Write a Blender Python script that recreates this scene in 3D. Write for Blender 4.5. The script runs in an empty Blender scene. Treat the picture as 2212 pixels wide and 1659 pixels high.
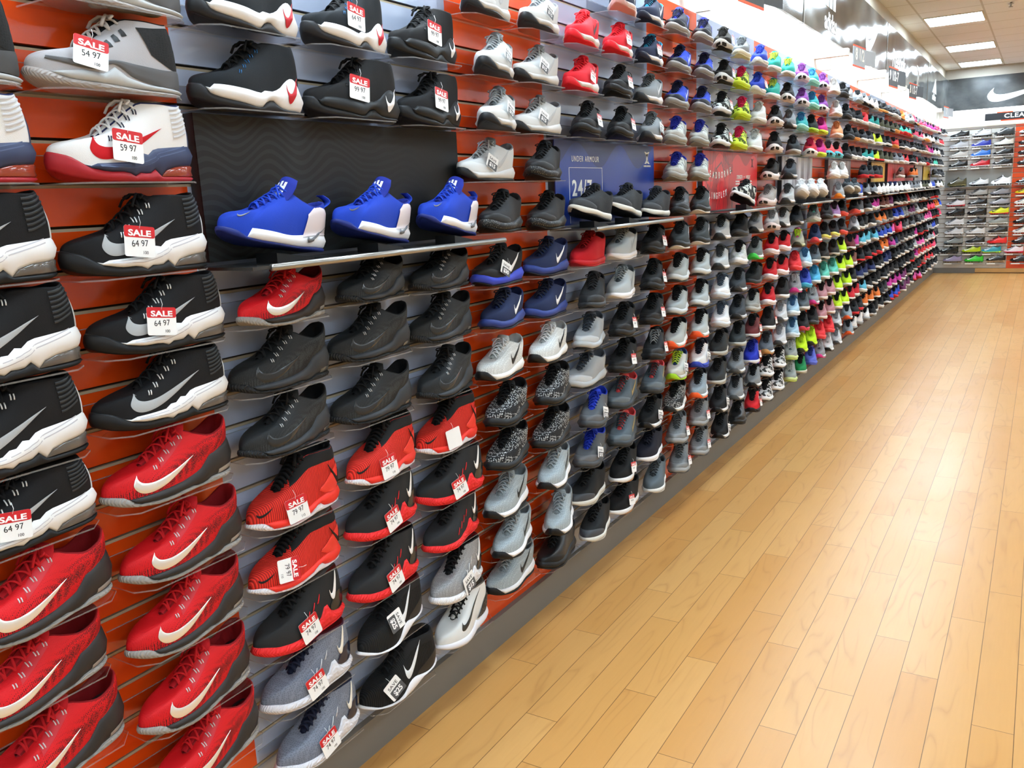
import bpy, bmesh, math, random
from mathutils import Vector, Matrix
from mathutils.bvhtree import BVHTree
random.seed(7)
sc = bpy.context.scene
COL = sc.collection
PI = math.pi
R = math.radians

# ------------------------------------------------------------------ colours
def hx(s):
    s = s.lstrip('#')
    if len(s) == 3: s = s[0]*2+s[1]*2+s[2]*2
    o = []
    for i in (0, 2, 4):
        v = int(s[i:i+2], 16)/255
        o.append(v/12.92 if v <= .04045 else ((v+.055)/1.055)**2.4)
    return (o[0], o[1], o[2], 1)
CC = dict(K='121315', DK='232528', CH='3b3e42', DG='55595e', G='80868a', LG='aeb3b6', PG='cfd2d2', W='ececeb',
          N='17203f', NB='26305c', B='1f45b8', BB='3a55c8', R='c3121c', RR='f0332c', DR='7d1016', O='f0602a', OR='f58a3c',
          P='c23aa0', MG='e8328c', T='23a497', MT='74d6c0', LB='9cc8e0', CB='4fb6dc', Y='d2f428', L='8ad236', V='7b46a8',
          BG='8a4a46', TN='b98a58', PK='d3939c', NV='3c4566', OV='4a4c3a', GN='1f9a5a', YE='f3d23a', CR='ff5a50', PU='5a1f4a',
          AW='c9c6b4', SG='9b9a93', PV='6f7fd8')
MATS = {}
def nt(m):
    m.use_nodes = True
    t = m.node_tree
    return t, t.nodes['Principled BSDF']
def objco(t, sx, sy, sz):
    tc = t.nodes.new('ShaderNodeTexCoord')
    mp = t.nodes.new('ShaderNodeMapping')
    mp.inputs['Scale'].default_value = (sx, sy, sz)
    t.links.new(tc.outputs['Object'], mp.inputs['Vector'])
    return mp.outputs[0]
def mixc(t, fac, a, b):
    m = t.nodes.new('ShaderNodeMix'); m.data_type = 'RGBA'
    if isinstance(fac, float): m.inputs[0].default_value = fac
    else: t.links.new(fac, m.inputs[0])
    for k, v in ((6, a), (7, b)):
        if isinstance(v, tuple): m.inputs[k].default_value = v
        else: t.links.new(v, m.inputs[k])
    return m.outputs[2]
def mth(t, op, a, b=None, c=None):
    m = t.nodes.new('ShaderNodeMath'); m.operation = op
    for k, v in enumerate((a, b, c)):
        if v is None: continue
        if isinstance(v, (int, float)): m.inputs[k].default_value = v
        else: t.links.new(v, m.inputs[k])
    return m.outputs[0]
def bump(t, bs, h, st, dist=.001):
    b = t.nodes.new('ShaderNodeBump'); b.inputs['Strength'].default_value = st; b.inputs['Distance'].default_value = dist
    t.links.new(h, b.inputs['Height']); t.links.new(b.outputs[0], bs.inputs['Normal'])
def vor(t, vec, scale, feat='F1', rnd=1.0):
    v = t.nodes.new('ShaderNodeTexVoronoi'); v.feature = feat; v.inputs['Scale'].default_value = scale
    v.inputs['Randomness'].default_value = rnd
    t.links.new(vec, v.inputs['Vector']); return v.outputs['Distance']
def noi(t, vec, scale, det=2):
    v = t.nodes.new('ShaderNodeTexNoise'); v.inputs['Scale'].default_value = scale; v.inputs['Detail'].default_value = det
    t.links.new(vec, v.inputs['Vector']); return v.outputs[0]
def mat(kind, c, c2='K'):
    key = (kind, c, c2)
    if key in MATS: return MATS[key]
    col = hx(CC.get(c, c)); col2 = hx(CC.get(c2, c2))
    m = bpy.data.materials.new('%s_%s' % (kind, c)); t, b = nt(m)
    b.inputs['Base Color'].default_value = col
    b.inputs['Roughness'].default_value = .8
    b.inputs['Specular IOR Level'].default_value = .3
    if kind == 'fab':
        v = objco(t, 1, 1, 1); h = noi(t, v, 900, 1)
        bump(t, b, h, .35)
    elif kind == 'hex':       # open hexagonal mesh weave
        v = objco(t, 1, 1, 1.3); d = vor(t, v, 170, 'DISTANCE_TO_EDGE', .45)
        f = mth(t, 'LESS_THAN', d, .12)
        t.links.new(mixc(t, f, tuple(x*.74 for x in col[:3])+(1,), col), b.inputs['Base Color']); bump(t, b, d, .5)
    elif kind == 'knit':      # two-tone flecked knit
        v = objco(t, 1, .7, 1.2); d = vor(t, v, 190, 'F1', .6)
        f = mth(t, 'LESS_THAN', d, .40)
        g = mth(t, 'GREATER_THAN', noi(t, v, 24, 1), .42)
        t.links.new(mixc(t, mth(t, 'MULTIPLY', f, g), col, col2), b.inputs['Base Color']); bump(t, b, d, .5)
    elif kind == 'dots':      # printed dots that fade out towards the top of the shoe
        v = objco(t, 1, 1, 1); d = vor(t, objco(t, 1, .8, 1), 400, 'F1', .25)
        sx = t.nodes.new('ShaderNodeSeparateXYZ'); t.links.new(v, sx.inputs[0])
        band = mth(t, 'SUBTRACT', sx.outputs[2], mth(t, 'MULTIPLY_ADD', sx.outputs[1], .30, .052))
        dens = mth(t, 'SUBTRACT', .60, mth(t, 'MULTIPLY', mth(t, 'ABSOLUTE', band), 15.0))
        n = noi(t, objco(t, 1, .35, 2), 30, 2)
        dens = mth(t, 'ADD', dens, mth(t, 'MULTIPLY_ADD', n, .5, -.22))
        dens = mth(t, 'MINIMUM', dens, .47)
        f = mth(t, 'LESS_THAN', d, dens)
        t.links.new(mixc(t, f, col, col2), b.inputs['Base Color']); bump(t, b, d, .4); b.inputs['Roughness'].default_value = .62
    elif kind == 'ribs':
        w = t.nodes.new('ShaderNodeTexWave'); w.inputs['Scale'].default_value = 42; w.inputs['Distortion'].default_value = 2.2
        w.inputs['Detail'].default_value = 1; w.inputs['Detail Scale'].default_value = .6; w.bands_direction = 'Y'
        t.links.new(objco(t, .3, 1.6, 1.1), w.inputs['Vector'])
        t.links.new(mixc(t, mth(t, 'LESS_THAN', w.outputs[0], .35), col, tuple(x*.45 for x in col[:3])+(1,)), b.inputs['Base Color'])
        bump(t, b, w.outputs[0], .8, .002)
    elif kind == 'speck':
        v = objco(t, 1, 1, 1); d = vor(t, v, 260)
        f = mth(t, 'LESS_THAN', d, .22); g = mth(t, 'GREATER_THAN', noi(t, v, 45, 2), .47)
        t.links.new(mixc(t, mth(t, 'MULTIPLY', f, g), col, col2), b.inputs['Base Color']); b.inputs['Roughness'].default_value = .5
    elif kind == 'camo':
        v = objco(t, 1, 1, 1); f = mth(t, 'GREATER_THAN', noi(t, v, 34, 1), .5)
        t.links.new(mixc(t, f, col, col2), b.inputs['Base Color'])
    elif kind == 'tread':
        w = t.nodes.new('ShaderNodeTexWave'); w.inputs['Scale'].default_value = 75; w.inputs['Distortion'].default_value = 4
        w.inputs['Detail'].default_value = 0; w.inputs['Detail Scale'].default_value = 1.2
        t.links.new(objco(t, 1, 1, 1), w.inputs['Vector']); bump(t, b, w.outputs[0], .6, .002)
        b.inputs['Roughness'].default_value = .6
    elif kind == 'rub':
        b.inputs['Roughness'].default_value = .5
    elif kind == 'gloss':
        b.inputs['Roughness'].default_value = .22; b.inputs['Specular IOR Level'].default_value = .5
    elif kind == 'silver':
        b.inputs['Metallic'].default_value = .75; b.inputs['Roughness'].default_value = .34
    elif kind == 'air':
        b.inputs['Roughness'].default_value = .08; b.inputs['Transmission Weight'].default_value = .35; b.inputs['Specular IOR Level'].default_value = .7
    elif kind == 'paper':
        b.inputs['Roughness'].default_value = .5
    elif kind == 'card':
        b.inputs['Roughness'].default_value = .32
    elif kind == 'leather':
        v = objco(t, 1, 1, 1); bump(t, b, vor(t, v, 300), .25); b.inputs['Roughness'].default_value = .38; b.inputs['Specular IOR Level'].default_value = .5
    MATS[key] = m
    return m
def acrylic():
    if 'acr' in MATS: return MATS['acr']
    m = bpy.data.materials.new('clear_acrylic'); m.use_nodes = True; t = m.node_tree; t.nodes.clear()
    o = t.nodes.new('ShaderNodeOutputMaterial'); mx = t.nodes.new('ShaderNodeMixShader')
    tr = t.nodes.new('ShaderNodeBsdfTransparent'); tr.inputs[0].default_value = (.95, .95, .95, 1)
    gl = t.nodes.new('ShaderNodeBsdfGlossy'); gl.inputs['Roughness'].default_value = .07; gl.inputs[0].default_value = (.9, .9, .92, 1)
    fr = t.nodes.new('ShaderNodeFresnel'); fr.inputs[0].default_value = 1.45
    f = mth(t, 'MULTIPLY_ADD', fr.outputs[0], .55, .015)
    t.links.new(f, mx.inputs[0]); t.links.new(tr.outputs[0], mx.inputs[1]); t.links.new(gl.outputs[0], mx.inputs[2])
    t.links.new(mx.outputs[0], o.inputs[0]); MATS['acr'] = m
    return m
def acr_edge():
    if 'acre' in MATS: return MATS['acre']
    m = bpy.data.materials.new('acrylic_edge'); t, b = nt(m)
    b.inputs['Base Color'].default_value = (.42, .41, .40, 1); b.inputs['Roughness'].default_value = .3; b.inputs['Alpha'].default_value = .38
    MATS['acre'] = m; return m
def emis(name, col, st):
    m = bpy.data.materials.new(name); m.use_nodes = True; t = m.node_tree; t.nodes.clear()
    o = t.nodes.new('ShaderNodeOutputMaterial'); e = t.nodes.new('ShaderNodeEmission')
    e.inputs[0].default_value = col; e.inputs[1].default_value = st
    t.links.new(e.outputs[0], o.inputs[0]); return m

# ------------------------------------------------------------------ mesh helpers
class MB:
    def __init__(s): s.v = []; s.f = []; s.m = []
    def quad(s, a, b, c, d, mi=0): s.f.append((a, b, c, d)); s.m.append(mi)
    def add(s, vs, fs, mi=0):
        o = len(s.v); s.v += [tuple(p) for p in vs]
        for f in fs: s.f.append(tuple(i+o for i in f)); s.m.append(mi)
        return o
    def box(s, x0, x1, y0, y1, z0, z1, mi=0):
        vs = [(x0,y0,z0),(x1,y0,z0),(x1,y1,z0),(x0,y1,z0),(x0,y0,z1),(x1,y0,z1),(x1,y1,z1),(x0,y1,z1)]
        s.add(vs, [(0,3,2,1),(4,5,6,7),(0,1,5,4),(1,2,6,5),(2,3,7,6),(3,0,4,7)], mi)
    def grid(s, P, mi=0, close=False):   # P rows of equal length; close wraps the columns
        o = len(s.v); n = len(P[0])
        for r in P: s.v += [tuple(p) for p in r]
        for i in range(len(P)-1):
            for j in range(n if close else n-1):
                k = (j+1) % n
                s.f.append((o+i*n+j, o+i*n+k, o+(i+1)*n+k, o+(i+1)*n+j)); s.m.append(mi)
        return o
    def tube(s, pts, r, seg=6, mi=0, flat=1.0):
        pts = [Vector(p) for p in pts]; rows = []
        for i, p in enumerate(pts):
            d = (pts[min(i+1, len(pts)-1)]-pts[max(i-1, 0)]).normalized()
            u = d.cross(Vector((0, 0, 1)))
            if u.length < 1e-4: u = Vector((1, 0, 0))
            u.normalize(); w = u.cross(d)
            rr = r if not isinstance(r, (list, tuple)) else r[i]
            rows.append([p+u*rr*math.cos(a)+w*rr*flat*math.sin(a) for a in [2*PI*k/seg for k in range(seg)]])
        s.grid(rows, mi, True)
        o = len(s.v)-seg
        s.f.append(tuple(range(o, o+seg))); s.m.append(mi)
        o2 = len(s.v)-seg*len(pts); s.f.append(tuple(range(o2+seg-1, o2-1, -1))); s.m.append(mi)
    def mesh(s, name, nm=1, smooth=True):
        me = bpy.data.meshes.new(name); me.from_pydata(s.v, [], s.f)
        for i in range(nm): me.materials.append(None)
        for p, mi in zip(me.polygons, s.m): p.material_index = mi; p.use_smooth = smooth
        me.update(); return me
def mobj(name, me, mats, parent=None, mtx=None):
    o = bpy.data.objects.new(name, me); COL.objects.link(o)
    for i, m in enumerate(mats):
        if i < len(o.material_slots):
            o.material_slots[i].link = 'OBJECT'; o.material_slots[i].material = m
    if parent: o.parent = parent
    if mtx is not None: o.matrix_basis = mtx
    return o
def build(name, mb, mats, parent=None, smooth=False):
    me = mb.mesh(name, len(mats), smooth)
    for i, m in enumerate(mats): me.materials[i] = m
    o = bpy.data.objects.new(name, me); COL.objects.link(o)
    if parent: o.parent = parent
    return o
def tagp(o, label=None, cat=None, group=None, kind=None):
    if label: o['label'] = label
    if cat: o['category'] = cat
    if group: o['group'] = group
    if kind: o['kind'] = kind
    return o
def empty(name, loc=(0,0,0)):
    o = bpy.data.objects.new(name, None); COL.objects.link(o); o.location = loc; o.empty_display_size = .05
    return o
TXT = {}
def text_mesh(s, size=1, ext=.0004, off=0, sx=1.0, space=1.0):
    key = (s, size, off, sx, space)
    if key in TXT: return TXT[key]
    c = bpy.data.curves.new('lettering', 'FONT'); c.body = s; c.size = size; c.extrude = ext; c.offset = off
    c.align_x = 'CENTER'; c.align_y = 'CENTER'; c.resolution_u = 3; c.space_character = space
    o = bpy.data.objects.new('lettering', c); COL.objects.link(o)
    dg = bpy.context.evaluated_depsgraph_get(); dg.update()
    me = bpy.data.meshes.new_from_object(o.evaluated_get(dg))
    bpy.data.objects.remove(o); bpy.data.curves.remove(c)
    for v in me.vertices: v.co.x *= sx
    me.materials.clear(); me.materials.append(None)
    TXT[key] = me
    return me

# ------------------------------------------------------------------ curves
def lin(p, t):
    if t <= p[0][0]: return p[0][1]
    for (a, b), (c, d) in zip(p, p[1:]):
        if t <= c: return b+(d-b)*(t-a)/(c-a) if c > a else d
    return p[-1][1]
def smo(p, t):
    if t <= p[0][0]: return p[0][1]
    if t >= p[-1][0]: return p[-1][1]
    for i in range(len(p)-1):
        if t <= p[i+1][0]:
            x0, y0 = p[i]; x1, y1 = p[i+1]; h = x1-x0
            def sl(k):
                if k <= 0 or k >= len(p)-1: return 0 if len(p) < 3 else ((p[1][1]-p[0][1])/(p[1][0]-p[0][0]) if k <= 0 else (p[-1][1]-p[-2][1])/(p[-1][0]-p[-2][0]))
                a = (p[k][1]-p[k-1][1])/(p[k][0]-p[k-1][0]); b = (p[k+1][1]-p[k][1])/(p[k+1][0]-p[k][0])
                return 0 if a*b <= 0 else 2*a*b/(a+b)
            u = (t-x0)/h; m0 = sl(i)*h; m1 = sl(i+1)*h
            return (2*u**3-3*u*u+1)*y0+(u**3-2*u*u+u)*m0+(-2*u**3+3*u*u)*y1+(u**3-u*u)*m1
    return p[-1][1]
def crv(pts, n):       # Catmull-Rom through 2D points
    out = []; P = [Vector(p) for p in pts]
    Q = [P[0]*2-P[1]]+P+[P[-1]*2-P[-2]]
    for k in range(n):
        t = k/(n-1)*(len(P)-1); i = min(int(t), len(P)-2); u = t-i
        a, b, c, d = Q[i], Q[i+1], Q[i+2], Q[i+3]
        out.append(.5*((2*b)+(c-a)*u+(2*a-5*b+4*c-d)*u*u+(3*b-a-3*c+d)*u**3))
    return out
TICK_O = [(.10,.84),(.04,.64),(0,.40),(.025,.15),(.10,.01),(.24,.02),(.46,.20),(.74,.54),(1,.95)]
TICK_I = [(.10,.84),(.088,.68),(.105,.53),(.155,.44),(.24,.41),(.34,.44),(.50,.54),(.74,.72),(1,.95)]

# ------------------------------------------------------------------ the shoe
HW = [(0,.036),(.12,.045),(.32,.051),(.5,.044),(.65,.037),(.85,.038),(1,.035)]
class Shoe:
    """builds the parts of one shoe model once; every shoe on the wall shares these meshes"""
    def __init__(s, L=.295, N=56, zb=None, bands=(), col=None, g=1.12, l0=.30, l1=.975, bulge=.004, wid=1.0, M=12, hw=None):
        s.L = L; s.N = N; s.parts = []; s.M = M; s.wid = wid; s.zc = col
        n = N; s.l = []; s.pt = []; s.nr = []
        for i in range(n):
            ph = 2*PI*i/n; l = (1-math.cos(ph))/2; sd = math.sin(ph)
            e = max(0, 1-abs(2*l-1)**3)**.5
            if l > .5: e = max(0, 1-abs(2*l-1)**4)**.5
            h = smo(HW, l)*e*wid*(1 if sd >= 0 else -1); c = -.007*(1-l)**2
            s.l.append(l); s.pt.append(Vector((c+h, (l-.5)*L, 0)))
        for i in range(n):
            d = s.pt[(i+1) % n]-s.pt[i-1]; s.nr.append(Vector((d.y, -d.x, 0)).normalized())
        s.nr[0] = Vector((0,-1,0)); s.nr[n//2] = Vector((0,1,0))
        zb = zb or [(0,.020),(.08,.010),(.2,.003),(.32,0),(.9,0),(1,.005)]
        lo = [smo(zb, l) for l in s.l]; s.zbot = lo
        allv = []; allf = []
        for k, (nm, cur, sty, bl) in enumerate(bands):
            fn = lin if sty == 'z' else smo
            hi = [max(a, fn(cur, l)) for a, l in zip(lo, s.l)]
            mb = MB(); rows = []
            for r, of in ((0, -.012), (0, -.003), (.14, 0), (.5, 1), (.86, 0), (1, -.003), (1, -.016)):
                row = []
                for i in range(n):
                    h = hi[i]-lo[i]; q = min(1, h/.008)
                    o = bl*q if of == 1 else (of if of < -.002 else -.001*(1-q))
                    if of == 0 or of == 1: o = o-.003*(1-q)
                    row.append(s.pt[i]+s.nr[i]*o+Vector((0, 0, lo[i]+h*r)))
                rows.append(row)
            mb.grid(rows, 0, True)
            if k == 0: s.cap(mb, rows[0], True)
            s.parts.append((nm, mb)); s.acc(allv, allf, mb); lo = hi
        s.ztop = lo
        if col:
            C = []; B = []
            for i in range(n):
                l = s.l[i]; u = l**g; lc = l0+(l1-l0)*u
                w = smo(hw or [(0,0),(.02,.009),(.2,.014),(.45,.019),(.65,.031),(.86,.033),(.96,.021),(1,0)], u)*wid
                sg = 1 if i <= n//2 else -1
                C.append(Vector((w*sg-.004*(1-lc), (lc-.5)*L, smo(col, lc))))
                B.append(s.pt[i]-s.nr[i]*.004+Vector((0, 0, lo[i]-.006)))
            s.C = C; s.U = []
            for r in range(M+1):
                t = r/M; row = []
                for i in range(n):
                    p0, p3 = B[i], C[i]; dv = p3.z-p0.z; dh = ((p3-p0)*Vector((1,1,0))).length
                    toe = max(0, 1-s.l[i]/.30)
                    p1 = p0+Vector((0,0,dv*(.42+.42*toe)))+s.nr[i]*bulge
                    p2 = p3+s.nr[i]*(dh*(.42+.1*toe))-Vector((0,0,dv*(.20-.10*toe)))
                    row.append(p0*(1-t)**3+p1*3*t*(1-t)**2+p2*3*t*t*(1-t)+p3*t**3)
                s.U.append(row)
            mb = MB(); mb.grid(s.U, 0, True); s.parts.append(('upper', mb)); s.acc(allv, allf, mb)
            # padded lining and foot hole
            mb = MB(); rows = [C]
            for ins, dz in ((.0025, .0028), (.0065, .001), (.009, -.012), (.010, -.05)):
                row = []
                for i in range(n):
                    c = C[i]; a = ins
                    x = c.x+.004*(1-s.l[i]); x = (abs(x)-min(a, abs(x)*.55))*(1 if x >= 0 else -1)-.004*(1-s.l[i])
                    y = min(c.y, (l1-.5)*L-a); row.append(Vector((x, y, max(.03, c.z+dz))))
                rows.append(row)
            mb.grid(rows, 0, True); s.cap(mb, rows[-1], False); s.parts.append(('lining', mb))
        s.tree = BVHTree.FromPolygons([tuple(v) for v in allv], allf)
    def acc(s, V, F, mb):
        o = len(V); V += mb.v; F += [tuple(i+o for i in f) for f in mb.f]
    def cap(s, mb, row, down):
        n = len(row); o = len(mb.v); mb.v += [tuple(p) for p in row]
        for i in range(n//2):
            a, b, c, d = i, i+1, (n-i-1) % n, (n-i) % n
            f = (o+a, o+b, o+c, o+d)
            if i == 0: f = (o+a, o+b, o+c)
            elif i == n//2-1: f = (o+a, o+b, o+d)
            mb.f.append(f if not down else f[::-1]); mb.m.append(0)
    def P(s, ph, v):
        n = s.N; a = ph/(2*PI)*n % n; i = int(a) % n; u = a-int(a); w = v*s.M; j = min(int(w), s.M-1); q = w-j
        A = s.U[j][i].lerp(s.U[j][(i+1) % n], u); B = s.U[j+1][i].lerp(s.U[j+1][(i+1) % n], u)
        return A.lerp(B, q)
    def panel(s, nm, p0, p1, v0, v1, off=.0014, np_=26, nv=8):
        rows = []
        for a in range(nv+1):
            row = []
            for b in range(np_+1):
                t = b/np_; ph = p0+(p1-p0)*t
                lo = v0(t) if callable(v0) else v0; hi = v1(t) if callable(v1) else v1
                v = lo+(hi-lo)*a/nv; p = s.P(ph, v); e = .01
                nrm = (s.P(ph+.03, v)-s.P(ph-.03, v)).cross(s.P(ph, min(1, v+e))-s.P(ph, max(0, v-e)))
                if nrm.length > 1e-9: nrm.normalize()
                edge = a in (0, nv) or b in (0, np_)
                row.append(p+nrm*(off if not edge else off*.1))
            rows.append(row)
        mb = MB(); mb.grid(rows); s.parts.append((nm, mb)); return rows
    def prj(s, y, z, off):
        h = s.tree.ray_cast(Vector((.3, y, z)), Vector((-1, 0, 0)))
        if h[0] is None:
            h = s.tree.find_nearest(Vector((.04, y, z)))
        nr = h[1]
        if nr.x < 0: nr = -nr
        return h[0]+nr*off, nr
    def strip(s, nm, A, B, n=30, m=5, off=.0012, smooth=True, add=True):
        """a patch between two side-view curves given in (length fraction, height)"""
        a = crv([(x, z) for x, z in A], n) if smooth else [Vector((A[0][0]+(A[-1][0]-A[0][0])*k/(n-1), lin(A, A[0][0]+(A[-1][0]-A[0][0])*k/(n-1)))) for k in range(n)]
        b = crv([(x, z) for x, z in B], n) if smooth else [Vector((B[0][0]+(B[-1][0]-B[0][0])*k/(n-1), lin(B, B[0][0]+(B[-1][0]-B[0][0])*k/(n-1)))) for k in range(n)]
        rows = []
        for j in range(m+1):
            row = []
            for k in range(n):
                q = a[k].lerp(b[k], j/m); edge = j in (0, m)
                p, _ = s.prj((q.x-.5)*s.L, q.y, off if not edge else off*.55); row.append(p)
            rows.append(row)
        mb = MB(); mb.grid(rows)
        if add: s.parts.append((nm, mb))
        return mb
    def tick(s, nm, o, ux, uz, off=.0014):
        """tick mark: o = origin (l,z), ux/uz = axis vectors in (l,z)"""
        f = lambda p: (o[0]+p[0]*ux[0]+p[1]*uz[0], o[1]+p[0]*ux[1]+p[1]*uz[1])
        s.strip(nm, [f(p) for p in TICK_I], [f(p) for p in TICK_O], 44, 6, off)
    def tongue(s, path, w0=.013, w1=.026, th=.006):
        path = [(l, smo(s.zc, l)+.0015) for l in (path[0][0], .36, .42, .48, .53)]+[path[-1]]; w0 *= .9; w1 *= .88; c = crv(path, 14); mb = MB(); top = []; bot = []
        for k, q in enumerate(c):
            t = k/13; a = c[max(0, k-1)]; b = c[min(13, k+1)]; d = Vector(((b.x-a.x)*s.L, b.y-a.y)).normalized()
            nr = Vector((0, -d.y, d.x)); w = (w0+(w1-w0)*min(1, t*1.2))*(1 if t < .93 else .8)*s.wid
            ct = Vector((-.004*(1-q.x), (q.x-.5)*s.L, q.y)); rt, rb = [], []
            for j in range(9):
                x = -1+j/4; p = ct+Vector((w*x, 0, 0))-nr*(x*x*(.007+.006*t))
                e = th*(1-x**4*.8)
                rt.append(p+nr*e*.5); rb.append(p-nr*e*.5)
            top.append(rt); bot.append(rb)
        rows = [t+b[::-1] for t, b in zip(top, bot)]
        mb.grid(rows, 0, True); n = 18
        o = len(mb.v)-n
        for j in range(8): mb.quad(o+j, o+j+1, o+n-2-j, o+n-1-j)
        s.parts.append(('tongue', mb)); s.tpath = c
    def laces(s, l0, l1, n, r=.0024, cross=True, bow=True, ends=False):
        mb = MB(); P = []
        for k in range(n):
            l = l0+(l1-l0)*k/(n-1); y = (l-.5)*s.L; cx = -.004*(1-l); best = None
            for i in range(1, s.N//2):
                if best is None or abs(s.C[i].y-y) < abs(best.y-y): best = s.C[i]
            z = smo(s.zc, l); w = abs(best.x)+.004; P.append((cx, w+.003, y, z))
        def seg(a, b, sg):
            x0 = a[0]-sg*a[1]; x1 = b[0]+sg*b[1]; pts = []
            for q in range(8):
                t = q/7; x = x0+(x1-x0)*t; y = a[2]+(b[2]-a[2])*t; z = a[3]+(b[3]-a[3])*t
                pts.append((x, y, z-.003+.015*math.sin(PI*t)**.7+(0.0012*sg if cross else 0)))
            mb.tube(pts, r, 6, 0, .7)
        for k in range(n):
            if cross:
                if k < n-1: seg(P[k], P[k+1], 1); seg(P[k], P[k+1], -1)
            else: seg(P[k], P[k], 1)
        if cross: seg(P[0], P[0], 1)
        if bow:
            cx, w, y, z = P[-1]; zz = z+.013
            for sg in (1, -1):
                pts = [(cx+sg*(.001+.030*math.sin(PI*q/18)*(1 if q < 6 else math.sin(PI*(9-q)/6)*.9+.1)), y-.012*math.sin(PI*q/9)-.003*(q > 4), zz+.004*math.sin(PI*q/9)-.011*math.sin(PI*q/9)**2*(1 if q > 2 else .4)) for q in range(10)]
                mb.tube(pts, r, 6, 0, .7)
                mb.tube([(cx, y, zz), (cx+sg*.010, y-.012, zz+.001), (cx+sg*.017, y-.024, zz-.010), (cx+sg*.019, y-.030, zz-.022)], r, 6)
        s.parts.append(('laces', mb)); s.lp = P
    def eyelets(s, n0=0, ln=.011, r=.0013, dx=.35, double=True):
        ln *= .75; r *= .75
        mb = MB()
        for (cx, w, y, z) in s.lp[n0:]:
            for dd in ((-.0022, .0022) if double else (0,)):
                l = y/s.L+.5
                a, _ = s.prj(y+dd, z-.004, .001); b, _ = s.prj(y+dd-ln*dx, z-.004-ln, .0012)
                mb.tube([a, (a+b)/2+Vector((.0008,0,0)), b], r, 5)
        s.parts.append(('eyelets', mb))
    def finish(s, rename=None):
        s.meshes = []
        for nm, mb in s.parts: s.meshes.append((nm, mb.mesh(nm, 1, True)))
        return s
TUBE_W = 58.0; TROF_W = 26.0; EXPO = 0.42
SP_MODELS = 'ABCDEFGHJ'
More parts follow.
